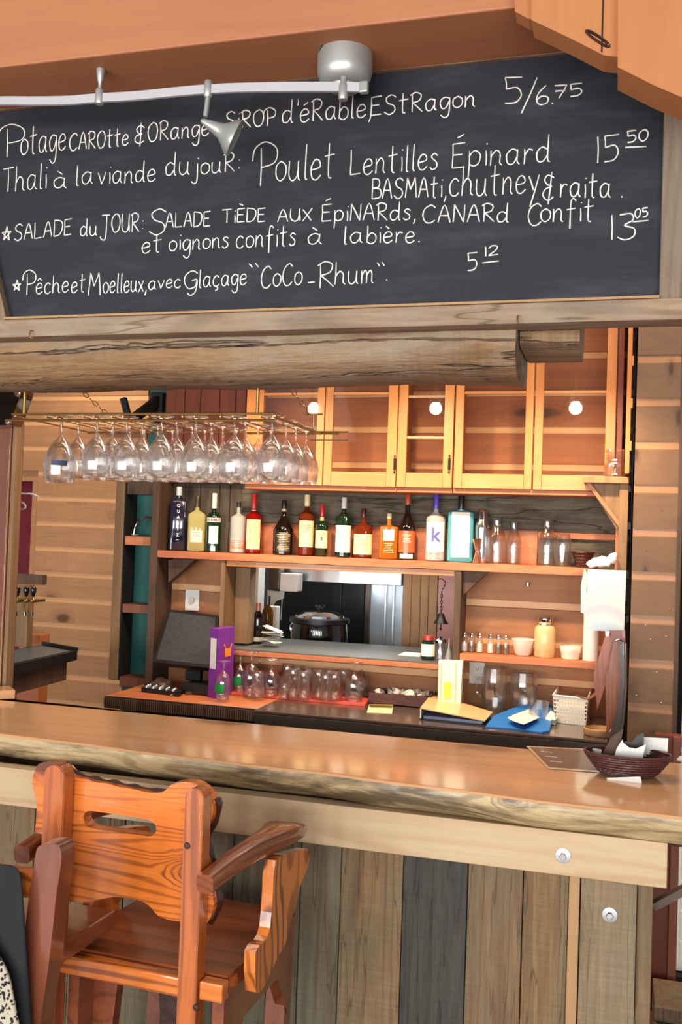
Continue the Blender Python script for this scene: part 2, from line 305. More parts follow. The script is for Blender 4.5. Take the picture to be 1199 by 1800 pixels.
# ------------------------------------------------------------------ mesh builder
class MB:
    def __init__(s): s.bm = bmesh.new()
    def poly(s, pts):
        vs = [s.bm.verts.new(p) for p in pts]
        try: return s.bm.faces.new(vs)
        except ValueError: return None
    def box(s, x0, x1, y0, y1, z0, z1, bevel=0.0):
        v = [s.bm.verts.new((x, y, z)) for x in (x0, x1) for y in (y0, y1) for z in (z0, z1)]
        fs = [s.bm.faces.new([v[i] for i in q]) for q in ((0, 1, 3, 2), (4, 6, 7, 5), (0, 4, 5, 1), (2, 3, 7, 6), (0, 2, 6, 4), (1, 5, 7, 3))]
        if bevel:
            es = list({e for f in fs for e in f.edges})
            bmesh.ops.bevel(s.bm, geom=es, offset=bevel, segments=2, affect='EDGES', profile=0.5)
        return s
    def hexa(s, a, b):              # two quads of 4 points, joined
        va = [s.bm.verts.new(p) for p in a]; vb = [s.bm.verts.new(p) for p in b]
        n = len(va)
        s.bm.faces.new(va[::-1]); s.bm.faces.new(vb)
        for i in range(n): s.bm.faces.new((va[i], va[(i + 1) % n], vb[(i + 1) % n], vb[i]))
        return s
    def prism(s, pts, off):         # polygon pts extruded by vector off
        off = Vector(off); return s.hexa([Vector(p) for p in pts], [Vector(p) + off for p in pts])
    def bar(s, a, b, w, h, up=(0, 0, 1)):     # rectangular bar between two points
        a, b = Vector(a), Vector(b); d = (b - a).normalized(); upv = Vector(up)
        side = d.cross(upv).normalized() * w / 2; u = side.cross(d).normalized() * h / 2
        q = lambda p: [p - side - u, p + side - u, p + side + u, p - side + u]
        return s.hexa(q(a), q(b))
    def tube(s, pts, r, n=8, closed=False, flat=1.0):
        pts = [Vector(p) for p in pts]; rs = r if isinstance(r, (list, tuple)) else [r] * len(pts)
        rings = []; prev = None
        for i, p in enumerate(pts):
            if closed: d = pts[(i + 1) % len(pts)] - pts[i - 1]
            else: d = pts[min(i + 1, len(pts) - 1)] - pts[max(i - 1, 0)]
            if d.length < 1e-9: d = Vector((0, 0, 1))
            d.normalize()
            if prev is None:
                u = d.orthogonal().normalized()
            else:
                u = (prev - d * prev.dot(d))
                u = u.normalized() if u.length > 1e-6 else d.orthogonal().normalized()
            prev = u; w = d.cross(u)
            rings.append([s.bm.verts.new(p + (u * math.cos(2 * math.pi * k / n) + w * math.sin(2 * math.pi * k / n) * flat) * rs[i]) for k in range(n)])
        m = len(rings)
        for i in range(m if closed else m - 1):
            a, b = rings[i], rings[(i + 1) % m]
            for k in range(n): s.bm.faces.new((a[k], a[(k + 1) % n], b[(k + 1) % n], b[k]))
        if not closed:
            s.bm.faces.new(rings[0][::-1]); s.bm.faces.new(rings[-1])
        return s
    def lathe(s, prof, n=20, c=(0, 0, 0), sx=1.0, sy=1.0, sq=0, arc=None, axis=None):
        c = Vector(c); rings = []
        full = arc is None
        a0, a1 = arc if arc else (0, 2 * math.pi)
        cnt = n if full else n + 1
        for (r, z) in prof:
            if r < 1e-6 and full: rings.append([s.bm.verts.new(c + Vector((0, 0, z)))]); continue
            row = []
            for k in range(cnt):
                th = a0 + (a1 - a0) * k / n
                q = 1.0
                if sq: q = 1 / (abs(math.cos(th)) ** sq + abs(math.sin(th)) ** sq) ** (1 / sq)
                row.append(s.bm.verts.new(c + Vector((math.cos(th) * r * sx * q, math.sin(th) * r * sy * q, z))))
            rings.append(row)
        for a, b in zip(rings, rings[1:]):
            if len(a) == 1 and len(b) == 1: continue
            rng = range(n) if full else range(n)
            for k in rng:
                k2 = (k + 1) % len(a) if full and len(a) > 1 else k + 1
                k3 = (k + 1) % len(b) if full and len(b) > 1 else k + 1
                if len(a) == 1: s.bm.faces.new((a[0], b[k3], b[k]))
                elif len(b) == 1: s.bm.faces.new((a[k], a[k2], b[0]))
                else: s.bm.faces.new((a[k], a[k2], b[k3], b[k]))
        return s
    def xf(s, mat):
        bmesh.ops.transform(s.bm, matrix=mat, verts=s.bm.verts); return s
    def build(s, name, mat, parent=None, smooth=False, loc=None, world=False, recalc=True):
        if recalc: bmesh.ops.recalc_face_normals(s.bm, faces=s.bm.faces)
        if world and parent is not None:      # mesh given in world coordinates, parent is an Empty elsewhere
            s.xf(MW(parent).inverted())
        me = bpy.data.meshes.new(name); s.bm.to_mesh(me); s.bm.free()
        me.materials.append(mat if isinstance(mat, bpy.types.Material) else M[mat])
        if smooth:
            for p in me.polygons: p.use_smooth = True
            if smooth != 'all':
                try: me.set_sharp_from_angle(angle=R(40))
                except Exception: pass
        o = bpy.data.objects.new(name, me); COL.objects.link(o)
        if parent is not None: o.parent = parent
        if loc is not None: o.location = loc
        return o
def MW(o):
    m = o.matrix_basis
    return (MW(o.parent) @ m) if o.parent else m
def tag(o, label=None, cat=None, group=None, kind=None):
    if label: o['label'] = label
    if cat: o['category'] = cat
    if group: o['group'] = group
    if kind: o['kind'] = kind
    return o
def thing(name, label, cat, loc=(0, 0, 0), rz=0.0, group=None):
    o = bpy.data.objects.new(name, None); COL.objects.link(o); o.empty_display_size = 0.05
    o.location = loc; o.rotation_euler = (0, 0, rz)
    return tag(o, label, cat, group)
def struct(name, mb, mat, parent=None):
    o = mb.build(name, mat, parent)
    if parent is None: o['kind'] = 'structure'
    return o
def copy_tree(o, parent=None):
    c = o.copy(); COL.objects.link(c)
    if parent is not None: c.parent = parent
    for ch in list(o.children): copy_tree(ch, c)
    return c
def smooth_path(pts, n=4, closed=False):
    pts = [Vector(p) for p in pts]
    if len(pts) < 3: return pts
    out = []; m = len(pts)
    for i in range(m if closed else m - 1):
        if closed: p0, p1, p2, p3 = pts[i - 1], pts[i], pts[(i + 1) % m], pts[(i + 2) % m]
        else: p0, p1, p2, p3 = pts[max(i - 1, 0)], pts[i], pts[i + 1], pts[min(i + 2, m - 1)]
        for k in range(n):
            u = k / n
            out.append(0.5 * ((2 * p1) + (p2 - p0) * u + (2 * p0 - 5 * p1 + 4 * p2 - p3) * u * u + (3 * p1 - p0 - 3 * p2 + p3) * u ** 3))
    if not closed: out.append(pts[-1])
    return out
def text_mesh(body, size, align='CENTER', ext=0.0006, bold=0.0):
    cu = bpy.data.curves.new('text', 'FONT'); cu.body = body; cu.size = size; cu.extrude = ext
    cu.align_x = align; cu.align_y = 'CENTER'; cu.resolution_u = 3; cu.offset = bold
    o = bpy.data.objects.new('text', cu); COL.objects.link(o)
    bpy.context.view_layer.update()
    me = bpy.data.meshes.new_from_object(o)
    bpy.data.objects.remove(o); bpy.data.curves.remove(cu)
    return me
def put_mesh(me, name, mat, parent, matrix):
    me.transform(matrix); me.materials.clear(); me.materials.append(M[mat] if isinstance(mat, str) else mat)
    o = bpy.data.objects.new(name, me); COL.objects.link(o); o.parent = parent
    return o

# ================================================================== the setting
struct('floor', MB().box(-6, 3.5, -4, 7.5, -0.05, 0.0), 'floor')
cl = struct('ceiling', MB().box(-6, 3.5, 2.24, 7.5, 3.30, 3.36), 'ceiling')
for k in range(14):
    MB().box(-5.9, 3.4, 2.26 + k * 0.17, 2.42 + k * 0.17, 3.285, 3.30, 0.003).build('ceiling_board', 'ceiling', cl)
PIT = 0.1735
def board_mesh(name, pitch, mat, th=0.022, groove='groove'):
    mb = MB()
    a = [(0.0, 0.0), (0.0, -th), (pitch * 0.79, -th), (pitch * 0.815, -th + .006), (pitch * 0.815, 0.0)]
    b = [(pitch * 0.8155, 0.0), (pitch * 0.8155, -th + .006), (pitch, -th + .006), (pitch, 0.0)]
    for k, pr in enumerate((a, b)):
        n0 = len(mb.bm.faces); mb.hexa([(0, y, z) for z, y in pr], [(1, y, z) for z, y in pr])
        mb.bm.faces.ensure_lookup_table()
        for f in mb.bm.faces[n0:]: f.material_index = k
    bmesh.ops.recalc_face_normals(mb.bm, faces=mb.bm.faces)
    me = bpy.data.meshes.new(name); mb.bm.to_mesh(me); mb.bm.free(); me.materials.append(M[mat]); me.materials.append(M[groove]); return me
def course(parent, me, x0, x1, z, Y, name='siding_board'):
    o = bpy.data.objects.new(name, me); COL.objects.link(o); o.parent = parent
    o.location = (x0, Y, z); o.scale = (x1 - x0, 1, 1); return o
YF, YW, YC, YR, YL = 4.33, 4.53, 4.25, 4.06, 5.90
# back wall with the pass-through
UX0 = X_(262, 1000, YF); UX1 = X_(1106, 1000, YW)
OX0 = X_(427, 1080, YW); OX1 = X_(812, 1080, YW)
ZS = 1.13; ZH = 1.514
wb = MB()
wb.box(UX0, OX0, YW, YW + 0.1, 0, 3.3).box(OX1, UX1, YW, YW + 0.1, 0, 3.3)
wb.box(OX0, OX1, YW, YW + 0.1, 0, ZS - 0.03).box(OX0, OX1, YW, YW + 0.1, ZH + 0.03, 3.3)
wall_back = struct('wall_back', wb, 'siding')
sm_ = board_mesh('siding_board', PIT, 'siding')
z = 1.2435 - 2 * 0.172
while z < 1.57:
    sp = 1.13 < z + 0.1 < 1.60
    if sp:
        course(wall_back, sm_, UX0, OX0 - 0.002, z, YW); course(wall_back, sm_, OX1 + 0.002, UX1, z, YW)
    else: course(wall_back, sm_, UX0, UX1, z, YW)
    z += 0.172
smc = board_mesh('siding_board_cabinet', PIT, 'siding_cab_lit')
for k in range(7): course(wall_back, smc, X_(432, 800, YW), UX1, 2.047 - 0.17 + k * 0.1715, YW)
# grey weathered planks behind the bottles, warm lamplight coloured into the lower ones
GX0 = X_(432, 900, YW)
def rough_plank(parent, x0, x1, z0, z1, y0, y1, mat, seg=26, amp=0.003, name='plank'):
    mb = MB(); cols = []
    for i in range(seg + 1):
        x = x0 + (x1 - x0) * i / seg
        j = lambda a=amp: random.uniform(-a, a)
        cols.append([mb.bm.verts.new(p) for p in ((x, y1, z0), (x, y0 + j(), z0 + j()), (x, y0 + j(), (z0 + z1) / 2), (x, y0 + j(), z1 + j()), (x, y1, z1))])
    for a, b in zip(cols, cols[1:]):
        for k in range(5): mb.bm.faces.new((a[k], a[(k + 1) % 5], b[(k + 1) % 5], b[k]))
    mb.bm.faces.new(cols[0]); mb.bm.faces.new(cols[-1][::-1])
    return mb.build(name, mat, parent)
zt, zm, zb = 1.925, Z_(700, 926, 4.48), 1.58
rough_plank(wall_back, GX0, UX1, zm + 0.004, zt, 4.478, YW - 0.023, 'grayplank', 30, 0.004)
rough_plank(wall_back, GX0, X_(945, 940, 4.5), zb, zm - 0.002, 4.50, YW - 0.023, 'shelf', 20, 0.001)  # reddish wood colour stands in for warm light below the cabinet's shadow edge
rough_plank(wall_back, X_(947, 940, 4.5), UX1, zm - 0.03, zm - 0.004, 4.48, YW - 0.023, 'shelf', 12, 0.001)  # thin lit band, warm light put into its colour
rough_plank(wall_back, X_(947, 940, 4.5), UX1, zb, zm - 0.034, 4.50, YW - 0.023, 'grayplank', 12, 0.003)
pxs = [292, 325, 352, 386, 404, 432]
for a, b in zip(pxs, pxs[1:]):
    MB().box(X_(a, 900, 4.49) + .002, X_(b, 900, 4.49) - .002, 4.485, YW - 0.023, 1.58, 1.925, 0.002).build('plank', 'grayplank_z', wall_back)
# the dark red boarded panel left of the cabinets
wp = struct('wall_panel', MB().box(X_(289, 800, 4.45), X_(430, 800, 4.45), 4.452, YW, 1.93, 3.3), 'siding_red')
pxs = [289, 322, 350, 384, 412, 430]
for a, b in zip(pxs, pxs[1:]):
    MB().box(X_(a, 800, 4.44) + .0015, X_(b, 800, 4.44) - .0015, 4.43, 4.452, 1.93, 3.28, 0.003).build('board', 'siding_red', wp)
# right wall
RX0 = X_(1111, 1000, YR); RX1 = X_(1194, 1000, YR)
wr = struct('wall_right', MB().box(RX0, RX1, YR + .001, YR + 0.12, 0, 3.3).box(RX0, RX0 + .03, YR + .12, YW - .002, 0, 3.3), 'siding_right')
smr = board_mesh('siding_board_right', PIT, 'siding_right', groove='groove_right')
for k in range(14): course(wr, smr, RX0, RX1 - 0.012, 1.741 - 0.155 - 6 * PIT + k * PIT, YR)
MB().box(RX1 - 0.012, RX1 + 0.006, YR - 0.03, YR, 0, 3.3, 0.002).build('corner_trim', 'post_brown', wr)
rnd = random.Random(3)
mb = MB()
for k in range(12):
    p = pY(rnd.uniform(1118, 1188), rnd.uniform(870, 1290), YR - 0.0235)
    mb.lathe([(0, -0.0016), (0.0016, 0), (0, 0.0016)], 6, p)
mb.build('nail_head', 'chrome', wr)['kind'] = 'stuff'
# left wall, farther off
LX1 = X_(263, 700, YL); LXa = X_(22, 780, YL); LXb = X_(58, 1000, YL); zdoor = Z_(60, 846, YL)
wl = MB(); wl.box(LXb, LX1, YL + .001, YL + .1, 0, 3.3); wl.box(LXa, LXb, YL + .001, YL + .1, zdoor, 3.3); wl.box(-8.2, LXa, YL + .001, YL + .1, zdoor, 3.3)
wall_left = struct('wall_left', wl, 'siding_left')
sml = board_mesh('siding_board_left', 0.174, 'siding_left')
for k in range(17):
    z = 1.878 - 0.157 - 8 * 0.174 + k * 0.174
    course(wall_left, sml, (-8.2 if z + .05 > zdoor else LXb + .02), LX1, z, YL)
MB().box(LXb - .012, LXb + .02, YL - .03, YL + .1, 0, zdoor, .002).build('corner_trim', 'siding_left', wall_left)
struct('wall_passage', MB().box(-8.2, -4.0, 6.5, 6.6, 0, 3.3), 'red_paint')
# teal wall behind the niche
struct('wall_teal', MB().box(X_(222, 1000, YW), UX0 - .001, YW, YW + .09, 0, 1.95).box(X_(264, 700, YW), UX0 - .001, YW, YW + .09, 1.951, 3.3), 'teal')
# kitchen beyond the pass-through
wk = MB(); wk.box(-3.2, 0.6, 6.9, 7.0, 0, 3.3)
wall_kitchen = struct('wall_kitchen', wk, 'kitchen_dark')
t = struct('trim_1', MB().box(X_(1083, 800, 4.26), X_(1093, 800, 4.26), 4.24, YW - .03, 1.93, 3.3, .002), 'siding_red')
t = struct('trim_2', MB().box(X_(1099, 800, 4.12), X_(1107, 800, 4.12), 4.09, 4.3, 1.98, 3.3, .002), 'cabinet')
for k in range(7):
    zz = Z_(1108, 637, 4.12) - 2 * PIT + k * PIT
    if zz > 2.0: MB().box(X_(1106, 800, 4.12), X_(1110, 800, 4.12), 4.085, 4.25, zz - .02, zz + .02, .002).build('lap_end', 'cabinet', t)

# ================================================================== ceiling beams and rafters
bm_ = thing('ceiling_beam', 'long orange fir beam across the top of the photo, above the chalkboard', 'beam', (0, 0, 2.796))
mb = MB(); bx0, bx1 = -3.4, X_(1030, 60, 2.0)
mb.box(bx0, bx1, 2.0, 2.23, 2.796, 3.3, .004)
mb.build('beam_face', 'beam_orange', bm_, world=True)
for i, (pts, Y, lab) in enumerate((
        ([(1086, -60), (1086, 118), (1150, 150), (1199, 171), (1260, 195), (1260, -60)], 1.90, 'orange rafter board at the top right corner, nearest and lowest of the sloping ones'),
        ([(934, -60), (934, 35), (1000, 66), (1061, 97), (1088, 100), (1088, -60)], 1.93, 'orange rafter board with an oval knot, left of the corner rafter board'),
        ([(905, -60), (905, 20), (929, 33), (936, 33), (936, -60)], 1.955, 'short narrow orange rafter end, leftmost of the sloping ones'))):
    o = MB().prism([pY(x, y, Y) for x, y in pts], (0, (2.0 - Y) if i else .098, 0)).build('rafter', 'rafter')
    tag(o, lab, 'rafter', None)
    if i == 1:
        MB().box(X_(1059, 50, Y) - .0015, X_(1059, 50, Y) + .0015, Y - .0015, Y + .01, Z_(1059, 92, Y), Z_(1059, -50, Y)).build('groove', 'chair_bark', o)
        c = pY(1051, 68, Y - .001)
        mb = MB(); ring = [(c.x + math.cos(a) * .019 - math.sin(a) * .012, c.y, c.z + math.sin(a) * .014 - math.cos(a) * .012) for a in [k * math.pi / 9 for k in range(18)]]
        mb.tube(ring, .0028, 5, closed=True).build('knot_ring', 'chair_bark', o, smooth=True)

# ================================================================== chalkboard
def slate():
    m, t, b = nt('slate_with_chalk_dust')
    tc = N(t, 'ShaderNodeTexCoord')
    mp = N(t, 'ShaderNodeMapping', {0: tc.outputs['Object'], 2: (0, R(8), 0), 3: (1, 1, 4.5)})
    n = N(t, 'ShaderNodeTexNoise', {'Vector': mp.outputs[0], 'Scale': 3.2, 'Detail': 7.0, 'Roughness': 0.62})
    f = N(t, 'ShaderNodeMapRange', {'Value': n.outputs[0], 1: 0.50, 2: 0.88, 3: 0.0, 4: 0.36})
    c = mixc(t, f.outputs[0], lin((30, 32, 40)), lin((96, 98, 110)))
    t.links.new(c, b.inputs['Base Color']); b.inputs['Roughness'].default_value = 0.62
    b.inputs['Specular IOR Level'].default_value = 0.35
    return m
M['slate'] = slate()
M['chalk'] = plain('chalk', (226, 226, 220), 0.95, noise=0.25, scale=260)
YB = 2.22
cb = thing('chalkboard', 'wide black chalkboard menu handwritten in white, framed in weathered boards', 'chalkboard', (-0.6, YB, 2.2))
zb0 = Z_(600, 548, YB); bxr = X_(1163, 350, YB)
pTL = pY(20, 568, YB); sl = pY(0, 478, YB) - pTL; sl = sl * (1 / sl.z)
ztop = 2.795
xL0 = X_(20, 566, YB); xLT = xL0 + sl.x * (ztop - zb0) 
MB().hexa([(xLT, YB, ztop), (xL0, YB, zb0), (bxr, YB, zb0), (bxr, YB, ztop)][::-1], [(xLT, YB + .02, ztop), (xL0, YB + .02, zb0), (bxr, YB + .02, zb0), (bxr, YB + .02, ztop)][::-1]).build('board', 'slate', cb, world=True)

fr = 0.024
zr0 = Z_(600, 582, YB)
# bottom rail, right rail, left slanted rail, top rail
mb = MB(); mb.box(-2.9, X_(1230, 548, YB), YB - .03, YB + .045, zr0, zb0, .003); mb.build('frame_rail', 'weathered', cb, world=True)
MB().box(bxr, X_(1203, 350, YB), YB - .022, YB + .04, zb0 + .001, 2.86, .003).build('frame_rail', 'weathered_z', cb, world=True)
q = [Vector((xL0, YB - .022, zb0 + .001)), Vector((xLT, YB - .022, ztop)), Vector((xLT - .10, YB - .022, ztop)), Vector((xL0 - .10, YB - .022, zb0 + .001))]
MB().prism(q, (0, .06, 0)).build('frame_rail', 'weathered_z', cb, world=True)
zt0 = Z_(600, 131, YB)
MB().box(xLT - .1, bxr - .001, YB - .014, YB - .001, zt0, ztop, .002).build('frame_rail', 'weathered', cb, world=True)
# bright moulding along the lower inner edge
MB().box(xL0, bxr, YB - .034, YB - .004, zb0 + .0005, zb0 + .006).build('inner_moulding', 'strip', cb, world=True)

# --- handwriting: one-stroke glyphs, baseline 0, capitals 10 high, small letters 6
G = {
'A': '0,0 3,10 6,0;1.2,4 5,4', 'B': '0,0 0,10;0,10 4,9.5 4,6 0,5.3;0,5.3 5,4.6 5,0.8 0,0', 'C': '6,8.5 4,10 1,8 0,4 1.5,0.4 4,0 6,1.6',
'D': '0,0 0,10;0,10 5,9 6,5 4,0.8 0,0', 'E': '5,10 0,9.6;0,9.6 0,0;0,0 5,0.3;0,5.2 4,5.4', 'G': '6,8.5 3.5,10.3 0.5,8 0,4 2,0 5,1 5.6,4.5;3.4,4.4 5.8,4.8 5.2,-2 3,-4 1.5,-2.5',
'I': '0,0 0,10', 'J': '0.5,10 6.5,10;4,10 4,0 3,-3.5 0.5,-3 0,-1.5', 'L': '0,10 0,0;0,0 5,0.3', 'M': '0,0 1,10;1,10 3.2,4;3.2,4 5.8,10;5.8,10 7,0',
'N': '0,0 0.3,10;0.3,10 5,0;5,0 5.4,10', 'O': '3,10 0.5,8 0,4 2,0 5,1 6,5.5 5,9 3,10', 'P': '1,0 0.8,9.5;-1.6,6.5 -1,9.5 2,11 5.4,9 5,5.6 1,4.6', 'R': '0.6,0 0.4,10;-0.6,9 2,10.4 4.8,9 4,6 0.6,5;0.8,5 5.6,0',
'S': '5.6,8.8 3.4,10.2 0.8,8.6 1.6,6 4.6,4.4 5.2,1.6 2.6,-0.2 0,1.4', 'T': '0,9.6 6.4,10;3.2,10 3.4,0', 'U': '0,10 0,3 2,0 4.6,1.6 5.2,10;5.2,5 5.6,0', 'X': '0,9 5,0;5.4,10 0,-0.4',
'É': '5,10 0,9.6;0,9.6 0,0;0,0 5,0.3;0,5.2 4,5.4;1.6,12 4.4,13.4', 'È': '5,10 0,9.6;0,9.6 0,0;0,0 5,0.3;0,5.2 4,5.4;1,13.4 3.6,12',
'a': '4.6,5.4 2.4,6.2 0.2,4 0.8,0.6 3,0.4 4.7,3.6;4.7,6 4.5,1.5 5.6,0', 'b': '0.2,10 0,0.4;0,3 2,5.8 4.4,4.6 4.4,1.2 2,-0.2 0,1', 'c': '4.4,5 2.4,6.2 0.2,4 0.6,0.8 2.8,0 4.6,1.2',
'd': '4.4,5 2.2,6 0.2,4 0.6,0.6 2.8,0.4 4.6,3;4.8,11 4.6,1.4 5.6,0', 'e': '0.4,3 4.2,3.8 3.8,5.8 1.8,6 0.2,3.6 0.8,0.6 2.8,0 4.8,1.4', 'f': '4.6,9.4 3,10.6 2,8 2,-3.5;0,5.4 4.4,6',
'g': '4.6,5.6 2.2,6.2 0.2,4 1,0.6 3,0.6 4.6,4;4.8,6 4.6,-2.6 2.6,-4.6 0.6,-3', 'h': '0.2,10.5 0,0;0,3.2 2.2,6 4.2,4.6 4.2,1.2 5.4,0', 'i': '0.8,6 1,0;0.9,8.4 1.1,8.8', 'j': '3,6 3,-3 1.4,-4.6 0,-3.4;3.1,8.4 3.3,8.8',
'l': '1,10.5 0.8,0.8 1.8,0', 'm': '0,6 0.2,0;0.2,3.4 1.8,6 2.8,4.6 2.8,0;2.8,3.6 4.6,6 5.6,4.4 5.6,1 6.4,0', 'n': '0.2,6 0.2,0;0.2,3.4 2.4,6 4,4.6 4,1 5,0',
'o': '2.6,6 0.4,4.6 0.4,1.4 2.4,0 4.6,1.6 4.6,4.6 2.4,6', 'p': '0.4,6.2 0.2,-4.5;0.2,3.8 2.4,6.2 4.8,4.4 4.2,1 2,0 0.4,1', 'r': '0.4,6 0.4,0;0.4,3.2 2,5.8 3.8,5.4', 's': '3.8,5.2 2,6.2 0.6,4.8 3.2,2.6 3.2,0.6 1.2,-0.2 0,0.8',
't': '2,10.5 2,1 3.4,0;0,6.6 4.6,7.2', 'u': '0.2,6 0.2,1.6 1.8,0 4,1.6 4.4,6;4.4,6 4.4,1.2 5.4,0', 'v': '0,6 2.2,0;2.2,0 4.6,6.2', 'x': '0,5.6 4.4,0;4.4,6 0,-0.4', 'y': '0,6 2.4,1;5,6.4 1,-4.8',
'é': '0.4,3 4.2,3.8 3.8,5.8 1.8,6 0.2,3.6 0.8,0.6 2.8,0 4.8,1.4;1.6,7.8 4,9.4', 'è': '0.4,3 4.2,3.8 3.8,5.8 1.8,6 0.2,3.6 0.8,0.6 2.8,0 4.8,1.4;1,9.4 3,7.8', 'ê': '0.4,3 4.2,3.8 3.8,5.8 1.8,6 0.2,3.6 0.8,0.6 2.8,0 4.8,1.4;0.8,7.6 2.4,9.2;2.4,9.2 4,7.6',
'à': '4.6,5.4 2.4,6.2 0.2,4 0.8,0.6 3,0.4 4.7,3.6;4.7,6 4.5,1.5 5.6,0;1.6,9.8 3.6,8', 'ç': '4.4,5 2.4,6.2 0.2,4 0.6,0.8 2.8,0 4.6,1.2;2.6,0 3.6,-1.6 1.8,-2.6', 
'&': '5,9 3,10.4 1,8.8 2,6.2 4,5.6 1,4.8 0.4,2 2.6,0.4 5,1.6;3.2,12 3,-1.4', '!': '5,9.6 2,10.6 0.6,8.6 2,6.6 4,6 1.2,4.8 0,2.2 2.4,0 5,1.6;3.8,12 2.6,-1.6',
'0': '2.6,10 0.4,7.6 0.2,3 2,0 4.2,2 4.8,7 3.6,9.6 2.6,10', '1': '0.6,10 0.9,0', '2': '0,7.6 1.6,10 4.4,9 4,5.6 0,0.2;0,0.2 5.2,0.4', '3': '0.4,9.6 3.6,10 4.2,7.4 1.8,5.4 4.6,4 4.6,1 2.2,-0.4 0,0.8',
'5': '0.4,10 5,10.2;0.4,10 0.8,5.6;0.8,5.6 3.8,6.2 5,3.4 3.6,0.6 0.6,0.2', '6': '3.6,10 1,6.4 0.2,2.6 1.6,0 4.2,0.8 4.4,3.6 2,4.4 0.4,2.6', '7': '0,9.6 5,9.8;5,9.8 2,0;0.4,5.4 4.6,5.6',
'/': '5,12 0,-3', ',': '1.2,0.6 0.2,-2.4', '.': '0.6,0 1,0.3 0.8,-0.2', ':': '0.8,1.4 1.1,1.7;1,5.6 1.3,5.9', "'": '1,11 0.8,8', '-': '0,3.4 4,3.6', '"': '0,10 1.2,7.4;2.2,10.4 3.4,7.6', '*': '0,5 8,6;8,6 1.4,0;1.4,0 4.2,9.4;4.2,9.4 6.6,0;6.6,0 0,5', '_': '0,0 10,1',
}
def adv(ch):
    if ch == ' ': return 4
    return max(float(p.split(',')[0]) for p in G[ch].replace(';', ' ').split()) + (1.5 if ch not in ".,:'" else 1.2)
TXT = [
 [('P', 6, 276, 42, 274, 52), ('otage', 36, 272, 116, 262, 46), ('CAROtte', 122, 265, 226, 255, 30), ('&', 236, 254, 254, 252, 31), ('ORange', 260, 250, 368, 238, 33), ('SiROP', 396, 226, 484, 220, 29), ("d'éRable,", 496, 217, 652, 205, 37), ('EStRagon', 652, 203, 836, 187, 33), ('5', 884, 183, 918, 183, 46), ('/', 917, 186, 944, 186, 42), ('6', 942, 184, 964, 182, 33), ('.', 967, 182, 972, 182, 20), ('7', 974, 173, 997, 172, 23), ('5', 1000, 170, 1024, 168, 22)],
 [('Thali', 4, 338, 82, 331, 42), ('à', 94, 330, 118, 330, 30), ('la', 132, 326, 164, 323, 34), ('viande', 172, 325, 274, 318, 34), ('du', 291, 308, 334, 306, 38), ('jouR:', 337, 308, 421, 300, 33), ('P', 452, 326, 486, 322, 70), ('oulet', 484, 318, 588, 313, 58), ('Lentilles', 616, 308, 770, 297, 44), ('Épinard', 795, 295, 968, 285, 44), ('15', 1046, 287, 1088, 283, 46), ('50', 1101, 251, 1140, 247, 20), ('_', 1099, 259, 1138, 258, 8)],
 [('BASMAti,', 654, 349, 784, 346, 35), ('chutney', 790, 346, 948, 338, 50), ('!', 954, 352, 974, 352, 42), ('raita', 984, 347, 1074, 347, 40), ('.', 1089, 346, 1094, 346, 20)],
 [('*', 3, 422, 20, 422, 26), ('SALADE', 25, 423, 126, 412, 28), ('du', 141, 415, 171, 414, 28), ('JOUR:', 177, 410, 251, 406, 32), ('S', 262, 414, 292, 412, 44), ('ALADE', 291, 400, 370, 397, 26), ('TiÈDE', 390, 392, 467, 389, 24), ('AUX', 488, 390, 549, 388, 22), ('ÉpiNARds,', 566, 389, 730, 386, 30), ('CANARd', 743, 391, 895, 390, 31), ('C', 928, 397, 952, 396, 38), ('onfit', 950, 390, 1044, 388, 38), ('13', 1070, 422, 1116, 420, 44), ('05', 1116, 383, 1139, 381, 16), ('_', 1112, 390, 1141, 388, 6)],
 [('et', 249, 446, 284, 443, 30), ('oignons', 297, 441, 402, 435, 30), ('confits', 415, 436, 520, 431, 34), ('à', 541, 429, 567, 428, 30), ('la', 603, 429, 638, 427, 30), ('bière.', 645, 428, 737, 426, 31)],
 [('*', 22, 511, 37, 511, 20), ('P', 44, 519, 62, 518, 40), ('êche', 63, 517, 121, 513, 30), ('et', 125, 515, 150, 512, 30), ('M', 155, 520, 177, 519, 40), ('oelleux,', 181, 515, 257, 512, 32), ('avec', 261, 509, 318, 505, 24), ('G', 324, 508, 348, 506, 30), ('laçage', 349, 506, 434, 500, 30), ('"', 437, 488, 455, 488, 24), ('CoCo', 459, 506, 531, 499, 38), ('-', 541, 503, 554, 502, 18), ('R', 560, 506, 588, 503, 44), ('hum', 589, 500, 657, 497, 38), ('"', 662, 488, 676, 488, 26), ('.', 676, 492, 681, 492, 16), ('5', 820, 477, 839, 476, 31), ('12', 851, 451, 877, 448, 17), ('_', 848, 462, 878, 459, 5)],
]
rw = random.Random(11)
